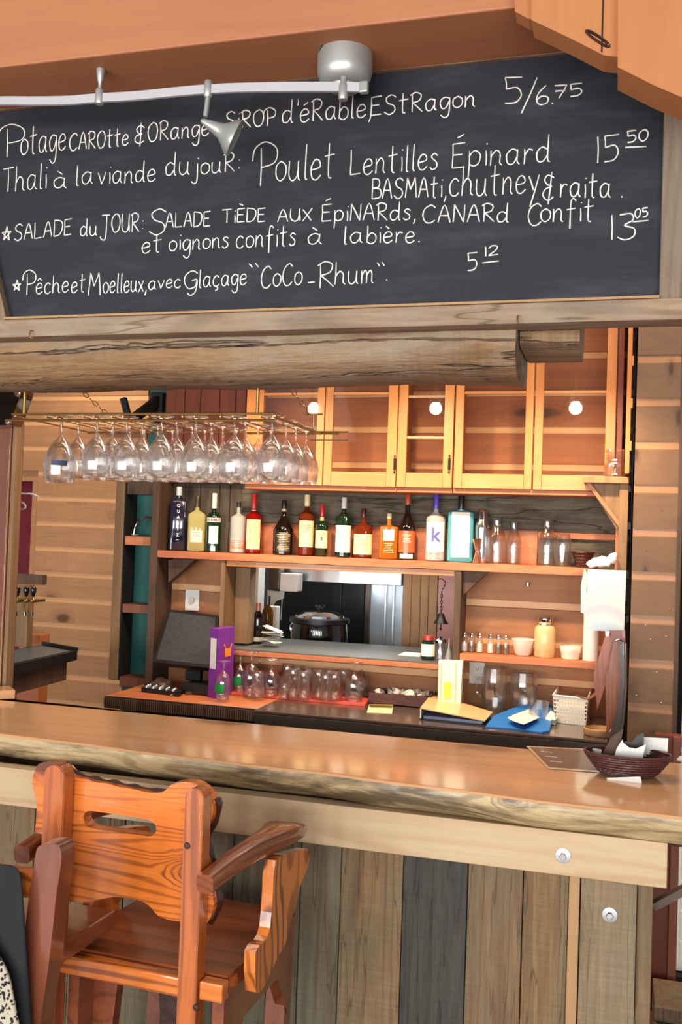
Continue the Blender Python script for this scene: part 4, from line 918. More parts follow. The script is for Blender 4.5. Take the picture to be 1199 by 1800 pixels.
# ================================================================== bar stool (chair)
SH = .75
sR = pZ(368, 1725, SH); sL = pZ(104, 1673, SH); sF = pZ(466, 1590, SH)
cx = (sR - sL).normalized(); crz = math.atan2(cx.y, cx.x)
ch = thing('bar_stool', 'glossy orange pine bar stool with carved back and handle slot, in front of the bar', 'stool', (sL.x, sL.y, 0), crz)
CI = MW(ch).inverted()
Wd = (sR - sL).length; Dp = .42
nb = Vector((math.sin(crz), -math.cos(crz), 0))       # towards the camera
def cp(px, py, off=0.0, lean=0.0):                    # local point on the back plane through the rear seat edge
    p = pP(px, py, sL + nb * off, nb); q = CI @ p; q.y += lean * (q.z - SH); return q
def cside(px, py, x):                                 # local point on the side plane at local x
    n_ = Vector((cx.x, cx.y, 0)); return CI @ pP(px, py, sL + cx * x, n_)
def build_xz(pts, y, th, name, mat, hole=None, bev=.006):
    mb = MB(); a = [mb.bm.verts.new((p[0], y, p[1])) for p in pts]; es = [mb.bm.edges.new((a[i], a[(i + 1) % len(a)])) for i in range(len(a))]
    if hole:
        h = [mb.bm.verts.new((p[0], y, p[1])) for p in hole]; es += [mb.bm.edges.new((h[i], h[(i + 1) % len(h)])) for i in range(len(h))]
    r = bmesh.ops.triangle_fill(mb.bm, edges=es, use_beauty=True)
    fs = [f for f in mb.bm.faces]
    e = bmesh.ops.extrude_face_region(mb.bm, geom=fs)
    vs = [v for v in e['geom'] if isinstance(v, bmesh.types.BMVert)]
    bmesh.ops.translate(mb.bm, vec=(0, th, 0), verts=vs)
    bmesh.ops.recalc_face_normals(mb.bm, faces=mb.bm.faces)
    sharp = [ed for ed in mb.bm.edges if len(ed.link_faces) == 2 and ed.calc_face_angle() > 1.2]
    bmesh.ops.bevel(mb.bm, geom=sharp, offset=bev, segments=2, affect='EDGES', clamp_overlap=True)
    return mb
outl = [(56, 1376), (60, 1357), (66, 1345), (75, 1340), (90, 1340), (104, 1342), (113, 1350), (124, 1361), (138, 1368), (155, 1371), (172, 1376), (190, 1378), (208, 1383), (226, 1386), (245, 1390), (266, 1394), (284, 1393), (294, 1386), (302, 1379), (318, 1375), (336, 1376), (350, 1381), (362, 1391), (371, 1406), (374, 1424), (370, 1443), (359, 1462), (355, 1480), (359, 1500), (367, 1522), (366, 1545), (371, 1565), (376, 1590), (370, 1612), (358, 1626), (330, 1622), (300, 1618), (277, 1610), (265, 1596), (250, 1585), (225, 1580), (198, 1577), (165, 1584), (140, 1586), (105, 1582), (66, 1572), (60, 1540), (64, 1505), (60, 1470), (64, 1436), (62, 1405)]
hol = [(146, 1438), (149, 1430), (155, 1426), (170, 1427), (210, 1433), (250, 1439), (266, 1444), (273, 1452), (274, 1461), (267, 1470), (250, 1469), (200, 1462), (160, 1456), (150, 1449)]
bo = -0.030
P2 = lambda L: [((q := cp(x, y, bo)).x, q.z) for x, y in L]
op = [(v.x, v.y) for v in smooth_path([Vector((a, b, 0)) for a, b in P2(outl)], 2, True)]
hh = [(v.x, v.y) for v in smooth_path([Vector((a, b, 0)) for a, b in P2(hol)], 2, True)]
build_xz(op, .030, .034, 'back', 'chair', hh).build('backrest', 'chair', ch)
# bark rim: thin dark chips along the outer right edge
mb = MB(); rim = [(374, 1408), (377, 1424), (373, 1444), (362, 1463), (358, 1482), (362, 1502), (369, 1524), (369, 1546), (374, 1567), (379, 1590), (373, 1612), (361, 1627)]
mb.tube(smooth_path([Vector((cp(x, y, bo).x - .003, .056, cp(x, y, bo).z)) for x, y in rim], 3), [.009 + .002 * math.sin(k) for k in range(34)], 6)
mb.build('bark_edge', 'chair_bark', ch, smooth=True)
mb = MB(); rim = [(106, 1346), (114, 1353), (124, 1363), (138, 1370), (155, 1373), (172, 1378), (190, 1380), (208, 1385), (226, 1388), (245, 1392), (268, 1396), (284, 1394)]
mb.tube(smooth_path([Vector((cp(x, y, bo).x, .052, cp(x, y, bo).z + .001)) for x, y in rim], 3), [.006 + .0025 * math.sin(k * 1.1) for k in range(34)], 6)
mb.build('bark_edge', 'chair_bark', ch, smooth=True)
# rear posts with rounded tops
def post(xa, xb, ztop_, y0, y1, mat='chair_z', name='rear_leg'):
    w = xb - xa; r = w * .45
    pts = [(xa, 0), (xb, 0), (xb, ztop_ - r)] + [(xb - w / 2 + math.cos(a) * w / 2, ztop_ - r + math.sin(a) * r) for a in [k * math.pi / 8 for k in range(1, 8)]] + [(xa, ztop_ - r)]
    m_ = build_xz(pts, y0, y1 - y0, name, mat, None, .004)
    return m_.build(name, mat, ch)
a, b = cp(66, 1420, .03), cp(102, 1430, .03); za = cp(82, 1348, .03).z
post(a.x, b.x, za, -.012, .028)
a2, b2 = cp(316, 1450, .03), cp(349, 1450, .03); zb_ = cp(333, 1390, .03).z
post(a2.x, b2.x, zb_, -.012, .028)
for px, py in ((322, 1491), (338, 1778)):
    p = cp(px, py, .03); mb = MB().lathe([(0, .003), (.006, .0025), (.0075, 0), (0, 0)], 10); mb.xf(Matrix.Translation((p.x, -.0125, p.z)) @ Matrix.Rotation(R(90), 4, 'X')); mb.build('plug', 'chair_bark', ch, smooth=True)
# seat
SX0, SX1 = 0.0, Wd + .03
sf = CI @ sF
Dp = sf.y
seat = [(SX0, 0, SH), (SX1, 0, SH), (SX1 + .01, Dp * .5, SH), (SX1, Dp, SH), (SX0 + .0, Dp, SH), (SX0 - .012, Dp * .5, SH)]
mb = MB().prism([Vector(p) + Vector((0, .029, 0)) if p[1] == 0 else Vector(p) for p in seat], (0, 0, -.038))
bmesh.ops.recalc_face_normals(mb.bm, faces=mb.bm.faces)
bmesh.ops.bevel(mb.bm, geom=list(mb.bm.edges), offset=.006, segments=2, affect='EDGES')
mb.build('seat', 'chair_y', ch)
MB().box(b.x + .002, a2.x - .002, -.004, .028, SH - .044, SH - .004, .004).build('seat_rail', 'chair', ch)
MB().box(b2.x + .003, SX1 + .002, -.004, .028, SH - .040, SH - .002, .003).build('seat_rail', 'chair', ch)
# arms
def sweep(path, ws, hs, name, mat):
    mb = MB(); path = smooth_path(path, 4); m_ = len(path); rings = []
    W_ = smooth_path([Vector((w, h, 0)) for w, h in zip(ws, hs)], 4)
    for i, p in enumerate(path):
        d = (path[min(i + 1, m_ - 1)] - path[max(i - 1, 0)]).normalized(); s_ = d.cross(Vector((0, 0, 1))).normalized(); u_ = s_.cross(d)
        w, h = W_[i].x / 2, W_[i].y / 2
        rings.append([mb.bm.verts.new(p + s_ * w * math.copysign(abs(math.cos(t_)) ** .55, math.cos(t_)) + u_ * h * math.copysign(abs(math.sin(t_)) ** .55, math.sin(t_))) for t_ in [k * math.pi / 8 for k in range(16)]])
    for A, B in zip(rings, rings[1:]):
        for k in range(16): mb.bm.faces.new((A[k], A[(k + 1) % 16], B[(k + 1) % 16], B[k]))
    mb.bm.faces.new(rings[0][::-1]); mb.bm.faces.new(rings[-1])
    return mb.build(name, mat, ch, smooth=True)
AZ = (CI @ pP(360, 1546, sL + nb * .03, nb)).z
ax0 = cp(362, 1546, .03).x
sweep([(ax0, -.035, AZ - .008), (ax0 + .008, .06, AZ + .002), (ax0 + .026, .16, AZ + .012), (ax0 + .038, .26, AZ + .014), (ax0 + .03, .33, AZ + .008), (ax0 + .025, .395, AZ - .006)], [.040, .044, .054, .082, .104, .080], [.040, .042, .044, .044, .040, .032], 'arm', 'chair_arm')
ax1 = a.x - .032
sweep([(ax1, -.035, AZ - .008), (ax1 - .006, .06, AZ + .002), (ax1 - .018, .16, AZ + .012), (ax1 - .03, .26, AZ + .014), (ax1 - .026, .33, AZ + .008), (ax1 - .02, .395, AZ - .006)], [.040, .044, .054, .082, .104, .080], [.040, .042, .044, .044, .040, .032], 'arm', 'chair_arm')
# figured side boards carrying the arms
def sideboard(x, flip=1):
    pix = [(466, 1510), (492, 1498), (524, 1490), (528, 1500), (521, 1530), (510, 1556), (504, 1588), (495, 1612), (487, 1636), (486, 1652), (470, 1680), (458, 1706), (446, 1730), (432, 1741), (430, 1670), (446, 1652), (456, 1628), (461, 1570)]
    pts = [cside(px, py, SX1 + .012) for px, py in pix]
    pts = smooth_path([Vector((0, p.y, min(p.z, AZ - .012))) for p in pts], 2, True)
    mb = MB(); mb.prism([Vector((x, p.y, p.z)) for p in pts], (.026 * flip, 0, 0)); 
    return mb.build('side_board', 'chair_side', ch)
sideboard(SX1 + .0115, 1); sideboard(SX0 - .0125, -1)
# apron boards and legs under the seat
for x0, x1 in ((SX1 - .035, SX1 - .008), (SX0 + .008, SX0 + .035)):
    pts = [(.03, SH - .039), (Dp - .01, SH - .039), (Dp - .02, .50), (Dp - .10, .62), (.14, .62), (.06, .50), (.03, .30)]
    MB().prism([Vector((x0, y, z)) for y, z in pts], (x1 - x0, 0, 0)).build('side_apron', 'chair_arm', ch)
for x in (SX0 + .01, SX1 - .06):
    MB().prism([(x, Dp - .07, 0), (x + .05, Dp - .07, 0), (x + .05, Dp - .03, SH - .04), (x, Dp - .03, SH - .04)], (0, .045, 0)).build('front_leg', 'chair_arm', ch)
q = SX0 + .045
pts = smooth_path([Vector(p) for p in ((q, .20, SH - .04), (q + .12, .20, SH - .04), (q + .17, .20, SH - .1), (q + .155, .20, SH - .2), (q + .14, .20, SH - .42), (q + .07, .20, SH - .42), (q + .10, .20, SH - .25), (q + .09, .20, SH - .13), (q + .03, .20, SH - .12))], 3, True)
mb = MB(); mb.prism(pts, (0, .03, 0)); mb.build('front_brace', 'chair_bark', ch)
MB().prism([(SX0 + .012, .09, SH - .04), (SX0 + .10, .09, SH - .04), (SX0 + .085, .09, SH - .2), (SX0 + .07, .09, .2), (SX0 + .03, .09, .2)], (0, .03, 0)).build('lower_brace', 'chair_arm', ch)
MB().tube([(SX0 + .05, Dp - .05, .30), (SX1 - .05, Dp - .05, .30)], .014, 10).build('footrest', 'black_metal', ch, smooth=True)
MB().tube(smooth_path([(SX0 + .135, .26, SH - .26), (SX0 + .11, .25, SH - .31), (SX0 + .08, .23, SH - .40)], 3), .012, 8).build('steel_hook', 'black_gloss', ch, smooth=True)

# ---- neighbouring stool, mostly out of frame, with a jacket over it
c2o = pP(20, 1560, Vector((sL.x - .2, sL.y - .22, 0)), nb)
c2 = thing('bar_stool', 'second bar stool cut off at the left edge, with clothes hung on it', 'stool', (c2o.x, c2o.y, 0), crz)
C2 = MW(c2).inverted()
def c2p(px, py, off=0): return C2 @ pP(px, py, c2o + nb * off, nb)
P_ = lambda L, off=0: [c2p(x, y, off) for x, y in L]
leg = P_([(62, 1506), (66, 1490), (78, 1484), (98, 1484), (106, 1492), (107, 1520), (98, 1580), (92, 1640), (82, 1720), (70, 1800), (60, 1900), (40, 1900), (48, 1800), (44, 1720), (42, 1660), (48, 1600), (55, 1550)], .02)
leg = smooth_path(leg, 3, True)
mb = MB(); mb.prism(leg, (0, .045, 0)); mb.build('arm_post', 'chair_dark', c2)
mb = MB(); mb.prism([C2 @ (C2.inverted() @ p) for p in P_([(-120, 1512), (-40, 1522), (34, 1532), (58, 1538), (60, 1578), (34, 1578), (-40, 1572), (-120, 1560)])], (0, .03, 0)); mb.build('back_rail', 'chair', c2)
q = P_([(-110, 1500), (-60, 1500)]); MB().box(q[0].x, q[0].x + .04, -.01, .03, 0, q[0].z, .004).build('leg', 'chair_z', c2)
zz = P_([(0, 1700)])[0].z
MB().box(q[0].x, P_([(40, 1700)])[0].x, .0, .34, zz - .04, zz, .005).build('seat', 'chair_y', c2)
def drape(name, label, cat, cols, mat, off0, thick, group=None):
    o = thing(name, label, cat, tuple(C2.inverted() @ Vector((0, 0, 0))), crz)
    mb = MB(); g = []
    for i, col in enumerate(cols):
        g.append([c2p(px, py, off0 + thick * math.sin(i * 1.9 + j * .5)) for j, (px, py) in enumerate(col)])
    V_ = [[mb.bm.verts.new(p) for p in r_] for r_ in g]; Vb = [[mb.bm.verts.new(p + Vector((0, .012, 0))) for p in r_] for r_ in g]
    n0, n1 = len(V_), len(V_[0])
    for i in range(n0 - 1):
        for j in range(n1 - 1):
            mb.bm.faces.new((V_[i][j], V_[i][j + 1], V_[i + 1][j + 1], V_[i + 1][j])); mb.bm.faces.new((Vb[i][j], Vb[i + 1][j], Vb[i + 1][j + 1], Vb[i][j + 1]))
    for i in range(n0 - 1):
        for j in (0, n1 - 1): mb.bm.faces.new((V_[i][j], V_[i + 1][j], Vb[i + 1][j], Vb[i][j]))
    for j in range(n1 - 1):
        for i in (0, n0 - 1): mb.bm.faces.new((V_[i][j], V_[i][j + 1], Vb[i][j + 1], Vb[i][j]))
    ob = mb.build('cloth', mat, o, smooth='all'); sd = ob.modifiers.new('sub', 'SUBSURF'); sd.levels = 2; sd.render_levels = 2
    return o
L_ = lambda top, bot, n_=7: [(top[0] + (bot[0] - top[0]) * k / (n_ - 1), top[1] + (bot[1] - top[1]) * k / (n_ - 1)) for k in range(n_)]
M['jacket'] = plain('black_fabric', (20, 22, 28), .85, noise=.3, scale=20, bump=.3)
def leopard():
    m, t, b = nt('leopard_fabric'); tc = N(t, 'ShaderNodeTexCoord')
    v = N(t, 'ShaderNodeTexVoronoi', {'Vector': tc.outputs['Object'], 'Scale': 130.0}); n_ = N(t, 'ShaderNodeTexNoise', {'Vector': tc.outputs['Object'], 'Scale': 90.0})
    s_ = N(t, 'ShaderNodeMath', {0: v.outputs['Distance'], 1: n_.outputs[0]}, operation='ADD')
    c = ramp(t, s_.outputs[0], [(.86, lin((14, 14, 18))), (1.12, lin((176, 168, 148)))])
    t.links.new(c, b.inputs['Base Color']); b.inputs['Roughness'].default_value = .9; return m
M['leopard'] = leopard()
drape('black_jacket', 'black jacket draped over the second stool at the left edge', 'jacket', [L_((-90, 1516), (-70, 1860)), L_((-50, 1517), (-20, 1860)), L_((-20, 1518), (20, 1850)), L_((10, 1519), (40, 1850)), L_((34, 1523), (56, 1850))], 'jacket', .045, .006)
drape('leopard_scarf', 'black and white leopard print scarf hanging below the black jacket, lower left corner', 'scarf', [L_((-90, 1600), (-80, 1880)), L_((-50, 1630), (-40, 1880)), L_((-22, 1655), (-5, 1880)), L_((2, 1690), (24, 1880)), L_((14, 1722), (46, 1880))], 'leopard', .075, .006)

# ================================================================== glass rack and hanging glasses
RZ, RY0, RY1 = 2.0, 2.44, 2.86
gr = thing('glass_rack', 'brass hanging wine glass rack under the hewn beam', 'rack', (-1.1, RY0, RZ))
rx0, rx1 = X_(10, 738, RY0), X_(483, 735, RY0)
for dz in (.006, -.012): MB().tube([(rx0 if dz < 0 else rx0 + .02, RY0, RZ + dz), (rx1, RY0, RZ + dz)], .0036, 8).build('long_rod', 'brass', gr, smooth=True, world=True)
MB().tube([(rx0 + .02, RY1, RZ), (rx1 + .06, RY1, RZ)], .0034, 8).build('long_rod', 'brass', gr, smooth=True, world=True)
gpx = [108, 172, 222, 285, 345, 411, 480]
gx = [X_(v, 790, 2.50) for v in gpx]
for x in gx:
    for s_ in (-.018, .018): MB().tube([(x + s_, RY0, RZ - .002), (x + s_, RY1 + .01, RZ - .002)], .0026, 6).build('channel_rod', 'brass', gr, smooth=True, world=True)
for x in (rx0 + .03, rx1): MB().tube([(x, RY0, RZ), (x, RY1, RZ)], .003, 6).build('end_rod', 'brass', gr, smooth=True, world=True)
for px, zt_ in ((42, 2.088), (452, 2.083)):
    p = pY(px, 735, RY0)
    mb = MB(); mb.tube([(p.x, RY0, RZ + .008), (p.x, RY0, zt_ - .004)], .0048, 10); mb.lathe([(0, zt_ - .006), (.016, zt_ - .006), (.022, zt_ - .002), (.022, zt_), (0, zt_)], 20, (p.x, RY0, 0))
    mb.build('mounting_post', 'brass', gr, smooth=True, world=True)
# back hangers with chains up to the beam
for px in (190, 548):
    b_ = pY(px + 2, 758 if px > 300 else 748, RY1); x = b_.x
    mb = MB(); mb.tube([(x, RY1, RZ), (x, RY1, RZ + .06)], .003, 8); mb.tube([(x - .03, RY1, RZ + .06), (x + .03, RY1, RZ + .06)], .0028, 8)
    if px > 300: mb.tube([(x - .01, RY1, RZ + .005), (x + .115, RY1, RZ + .005), (x + .115, RY1, RZ - .02), (x - .01, RY1, RZ - .02)], .0028, 8)
    mb.build('hanger', 'brass', gr, smooth=True, world=True)
    A = Vector((x - .01, RY1, RZ + .062)); B = Vector((x - .07, 2.57, 2.20)); nlk = 13
    mb = MB()
    for k in range(nlk):
        c = A.lerp(B, (k + .5) / nlk); d = (B - A).normalized(); o_ = d.orthogonal().normalized()
        if k % 2: o_ = d.cross(o_)
        mb.tube([c + d * .0125 * math.cos(t_) + o_ * .006 * math.sin(t_) for t_ in [j * math.pi / 5 for j in range(10)]], .0017, 5, closed=True)
    mb.build('chain', 'brass', gr, smooth=True, world=True)
def wine_glass(s=1.0, hb=.116, rb=.042, hs=.058):
    r = rb * s; H = hb * s; S = hs * s
    out = [(0, 0), (.0335 * s, 0), (.034 * s, .001), (.012 * s, .004), (.0045, .010), (.0036, S * .5), (.0042, S * .86), (.010, S), (r * .42, S + H * .07), (r * .72, S + H * .24), (r * .92, S + H * .42), (r, S + H * .60), (r * .96, S + H * .82), (r * .86, S + H)]
    inn = [(r * .84, S + H), (r * .94, S + H * .82), (r * .975, S + H * .60), (r * .89, S + H * .42), (r * .68, S + H * .25), (r * .35, S + H * .12), (0, S + H * .09)]
    mb = MB().lathe(out + inn, 22)
    bmesh.ops.recalc_face_normals(mb.bm, faces=mb.bm.faces)
    return mb
def glassobj(name, label, mb, loc, group, mat='glass_bar', flip=False, cat='glass', rz=0):
    me = bpy.data.meshes.new(name); mb.bm.to_mesh(me); mb.bm.free(); me.materials.append(M[mat])
    for p in me.polygons: p.use_smooth = True
    o = bpy.data.objects.new(name, me); COL.objects.link(o); o.location = loc
    if flip: o.rotation_euler = (R(180), 0, rz)
    return tag(o, label, cat, group)
def dup(src, loc, label, rz=0):
    o = src.copy(); COL.objects.link(o); o.location = loc; e = src.rotation_euler; o.rotation_euler = (e[0], e[1], rz); o['label'] = label
    return o
ROWN = ['front row', 'second row', 'third row', 'back row']
COLN = ['first from the left', 'second from the left', 'third from the left', 'middle', 'third from the right', 'second from the right', 'last on the right']
protoA = None; rg = random.Random(8)
for i, x in enumerate(gx):
    for j in range(4):
        yy = 2.495 + j * .098 + rg.uniform(-.008, .008); sc = 1.12 if (i, j) == (0, 0) else (1.0 if j < 3 else .97)
        lab = f'hanging upside-down wine glass, {ROWN[j]} of the rack, {COLN[i]} in its row'
        xx = x + rg.uniform(-.003, .003)
        if protoA is None: protoA = glassobj('wine_glass', lab, wine_glass(), (xx, yy, RZ + .006), 'wine glasses hanging in the rack', flip=True); o = protoA
        else: o = dup(protoA, (xx, yy, RZ + .006), lab, rg.uniform(0, 3))
        o.scale = (sc, sc, sc)
lg = MB().lathe([(.0405, .0), (.0405, .014)], 8, (0, 0, 0), arc=(-.5, .5)).build('label_print', plain('blue_print', (40, 50, 96), .5), None)
o0 = [o for o in bpy.data.objects if o.name == 'wine_glass'][0]
lg.parent = o0; lg.location = (0, 0, .118); lg.rotation_euler = (0, 0, R(60))

# ================================================================== bottles
def facing(x, y): return math.atan2(-y, -x)       # direction from a thing towards the camera's place
def tint(nm, col, a=.45, ior=1.38): return liquid_glass(nm, col, .03, ior, a)
GL = {'clear': tint('clear_spirit', (240, 240, 232), .25), 'yellow': tint('pale_yellow_spirit', (222, 210, 140), .22), 'dark': plain('near_black_glass', (20, 14, 10), .08, coat=.6, noise=.3), 'green': plain('dark_green_glass', (12, 40, 24), .08, coat=.6, noise=.3),
      'red': tint('red_liqueur', (196, 28, 26)), 'amber': tint('amber_spirit', (226, 148, 50)), 'whisky': tint('dark_amber_spirit', (150, 62, 30)), 'blue': tint('sky_blue_glass', (130, 230, 245), .35), 'navy': plain('navy_bottle', (24, 26, 48), .12, coat=.8, noise=.2), 'rose': tint('pale_rose_spirit', (226, 160, 130))}
for k, m_ in GL.items(): M['gl_' + k] = m_
capm = {}
def capmat(c):
    if c not in capm: capm[c] = plain('cap_%d_%d_%d' % c, c, .35, noise=.1, coat=.3)
    return capm[c]
def bottle(name, label, px, base, top, w, gl, cap, lab=None, labc='white_label', shape='round', sh=.62, nw=.011, capf=.17, sq=0, dy=.6, Y=4.43, taper=.10, cat='bottle', zb_=None, group='liquor bottles on the long shelf', details=None):
    zb = SZ + .0015 if zb_ is None else zb_
    p = pY(px, base, Y); d = (p - CAM).dot(_f); s = d / F
    H = (base - top) * s; r = w * s / 2
    T = thing(name, label, cat, (p.x, Y, zb), facing(p.x, Y) + R(90), group)
    T.rotation_euler = (0, 0, math.atan2(p.x, -Y) * -1 + R(0)) if False else (0, 0, math.atan2(Y, p.x) - R(90))
    zs = H * sh; zn = H * (sh + taper); zc = H * (1 - capf)
    prof = [(0, 0), (r * .88, 0), (r, .005), (r, zs)]
    for k in range(1, 6):
        u = k / 5; prof.append((r + (nw - r) * (3 * u * u - 2 * u ** 3 if shape != 'taper' else u), zs + (zn - zs) * u))
    prof += [(nw, zc), (nw * .9, zc + .001), (0, zc + .001)]
    mb = MB().lathe(prof, 28 if not sq else 32, sx=1.0, sy=dy if sq else 1.0, sq=0)
    if sq:
        mb.bm.free(); mb = MB(); rings = []; n_ = 32
        for (rr, zz) in prof:
            if rr < 1e-6: rings.append([mb.bm.verts.new((0, 0, zz))]); continue
            e = sq if rr > nw * 1.3 else 2; row = []
            for k in range(n_):
                th = 2 * math.pi * k / n_
                fx = math.copysign(abs(math.cos(th)) ** (2 / e), math.cos(th)); fy = math.copysign(abs(math.sin(th)) ** (2 / e), math.sin(th))
                ry = rr * dy if rr > nw * 1.3 else rr
                row.append(mb.bm.verts.new((rr * fx, max(-r * dy, min(r * dy, ry * fy)), zz)))
            rings.append(row)
        for a, b in zip(rings, rings[1:]):
            for k in range(n_):
                if len(a) == 1: mb.bm.faces.new((a[0], b[(k + 1) % n_], b[k]))
                elif len(b) == 1: mb.bm.faces.new((a[k], a[(k + 1) % n_], b[0]))
                else: mb.bm.faces.new((a[k], a[(k + 1) % n_], b[(k + 1) % n_], b[k]))
    mb.build('glass_body', 'gl_' + gl if isinstance(gl, str) else gl, T, smooth=True)
    cr_ = nw * 1.18
    MB().lathe([(0, zc - H * .02), (cr_, zc - H * .02), (cr_ * 1.02, zc + .003), (cr_, H - .003), (cr_ * .9, H), (0, H)], 18).build('cap', capmat(cap), T, smooth=True)
    if lab:
        l0, l1 = H * (1 - lab[1]), H * (1 - lab[0]); hw = lab[2] if len(lab) > 2 else 1.15
        if sq: MB().box(-r * hw * .72, r * hw * .72, -r * dy - .0012, -r * dy - .0004, l0, l1).build('paper_label', labc, T)
        else: MB().lathe([(r + .0008, l0), (r + .0008, l1)], 14, arc=(-R(90) - hw, -R(90) + hw)).build('paper_label', labc, T, smooth=True)
    T['_r'] = r; T['_H'] = H; T['_d'] = dy if sq else 1.0
    if details:
        for (kind, a, b, c, col) in details:     # bands of print: height fraction from the top, half width, thickness
            m_ = capmat(col); z0 = H * (1 - a)
            if kind == 'band':
                if sq: MB().box(-r * c, r * c, -r * dy - .0022, -r * dy - .0014, z0 - b * H, z0).build('print', m_, T)
                else: MB().lathe([(r + .0016, z0 - b * H), (r + .0016, z0)], 10, arc=(-R(90) - c, -R(90) + c)).build('print', m_, T, smooth=True)
            if kind == 'neck':
                MB().lathe([(nw + .0012, z0 - b * H), (nw + .0012, z0)], 14).build('neck_band', m_, T, smooth=True)
            if kind == 'lines':
                mb = MB(); rl = random.Random(int(px)); zz = z0
                while zz > z0 - b * H:
                    hw_ = c * rl.uniform(.5, 1)
                    if sq: mb.box(-r * hw_, r * hw_, -r * dy - .002, -r * dy - .0014, zz - .0022, zz)
                    else: mb.lathe([(r + .0014, zz - .0022), (r + .0014, zz)], 8, arc=(-R(90) - hw_, -R(90) + hw_))
                    zz -= .008
                mb.build('print', m_, T)
    for k in ('_r', '_H', '_d'): pass
    return T
def flat_text(T, body, size, z, y, mat, rot=0.0, name='lettering', bold=.0004):
    me = text_mesh(body, size, bold=bold)
    return put_mesh(me, name, mat, T, Matrix.Translation((0, y, z)) @ Matrix.Rotation(R(90), 4, 'X') @ Matrix.Rotation(rot, 4, 'Z'))
B = bottle
T = B('liquor_bottle', 'tall navy square bottle with white letters running down it, leftmost on the long shelf', 311, 970, 858, 29, 'navy', (200, 204, 206), sq=6, dy=.8, sh=.76, taper=.07, nw=.012, capf=.12)
w_ = capmat((226, 228, 232)); H_ = T['_H']; r_ = T['_r']
for k, chh in enumerate('QUARTZ'): flat_text(T, chh, .0205, H_ * (.70 - k * .092), -r_ * .8 - .0012, w_)
MB().box(-.007, .007, -r_ * .8 - .0016, -r_ * .8 - .0006, H_ * .165, H_ * .172).build('print', w_, T)
B('liquor_bottle', 'pale yellow square bottle with a white label, second from the left on the long shelf', 344, 970, 874, 31, 'yellow', (60, 48, 36), (.62, .84, .9), 'paper_print', sq=5, dy=.75, sh=.66, taper=.10, nw=.0105, details=[('lines', .66, .08, .5, (120, 110, 90))])
T = B('liquor_bottle', 'dark green bottle with white cap and white figure label, third from the left', 374, 970, 867, 27, 'green', (232, 226, 214), (.56, .86, .62), 'white_label', nw=.0105, capf=.24, sh=.60, details=[('band', .42, .075, 1.0, (222, 214, 206)), ('band', .435, .045, .9, (150, 60, 50)), ('band', .90, .09, .28, (232, 232, 226))])
B('liquor_bottle', 'clear half-empty bottle with black stopper and pinkish label, fourth from the left', 417, 972, 882, 27, 'clear', (24, 22, 22), (.76, .92, 1.1), capmat((206, 130, 96)), nw=.009, capf=.09, sh=.68, details=[('lines', .78, .12, .9, (236, 226, 214))])
B('liquor_bottle', 'red liqueur bottle with red cap and tall cream label', 444, 972, 867, 29, 'red', (206, 40, 34), (.43, .93, .95), 'cream', nw=.0115, capf=.23, sh=.62, details=[('lines', .50, .34, .55, (226, 176, 96)), ('neck', .27, .03, 0, (230, 190, 140))])
B('liquor_bottle', 'bulbous black bottle with gold print and a black cap', 497, 975, 879, 36, 'dark', (16, 16, 16), (.62, .95, .75), capmat((60, 44, 30)), nw=.0105, capf=.14, sh=.45, taper=.28, shape='taper', details=[('lines', .60, .32, .7, (214, 190, 130)), ('neck', .16, .05, 0, (220, 200, 150))])
B('liquor_bottle', 'whisky bottle with cream cap, white label and dark red base', 537, 976, 869, 27, 'whisky', (240, 226, 170), (.43, .86, 1.15), 'cream', nw=.0115, capf=.17, sh=.66, details=[('lines', .50, .10, .6, (150, 96, 60))])
B('liquor_bottle', 'shorter green whiskey bottle with red cap and cream label', 564, 978, 888, 23, 'green', (214, 30, 28), (.50, .84, 1.1), 'cream', nw=.009, capf=.20, sh=.60, details=[('neck', .24, .13, 0, (220, 180, 110)), ('lines', .56, .06, .6, (60, 70, 50)), ('band', .62, .07, .14, (60, 60, 50))])
B('liquor_bottle', 'dark green bottle with white cap and large white label', 602, 980, 875, 28, 'green', (226, 224, 222), (.47, .92, 1.2), 'white_label', nw=.0105, capf=.17, sh=.66, details=[('lines', .56, .28, .7, (170, 160, 140)), ('neck', .24, .06, 0, (20, 60, 50))])
B('liquor_bottle', 'squat dark red bottle with a wide cream label, right of the white-capped green one', 637, 980, 893, 33, 'whisky', (84, 14, 22), (.52, .93, 1.25), 'cream', nw=.0105, capf=.16, sh=.62, details=[('lines', .60, .26, .7, (190, 150, 100))])
B('liquor_bottle', 'small amber square bottle with a pale stopper and a white label', 682, 983, 903, 33, 'amber', (226, 206, 160), (.36, .60, .8), 'white_label', sq=6, dy=.7, nw=.0105, capf=.10, sh=.70, taper=.05, details=[('lines', .66, .22, .6, (226, 210, 160))])
B('liquor_bottle', 'dark tapered bottle with orange-brown cap and orange label', 714, 984, 869, 30, 'dark', (176, 74, 46), (.56, .89, 1.2), capmat((206, 92, 44)), nw=.012, capf=.14, sh=.48, taper=.22, shape='taper', details=[('lines', .62, .12, .6, (240, 226, 190)), ('band', .91, .07, .8, (232, 222, 206)), ('neck', .34, .08, 0, (226, 130, 50))])
T = B('liquor_bottle', 'clear vodka bottle with violet cap and a big purple k on the label', 764, 986, 869, 34, 'clear', (88, 72, 190), (.42, .86, 1.05), 'white_label', nw=.0115, capf=.20, sh=.64, details=[('lines', .88, .08, .6, (120, 120, 120))])
flat_text(T, 'k', .092, T['_H'] * .385, -T['_r'] - .0018, capmat((78, 66, 146)), bold=.0016)
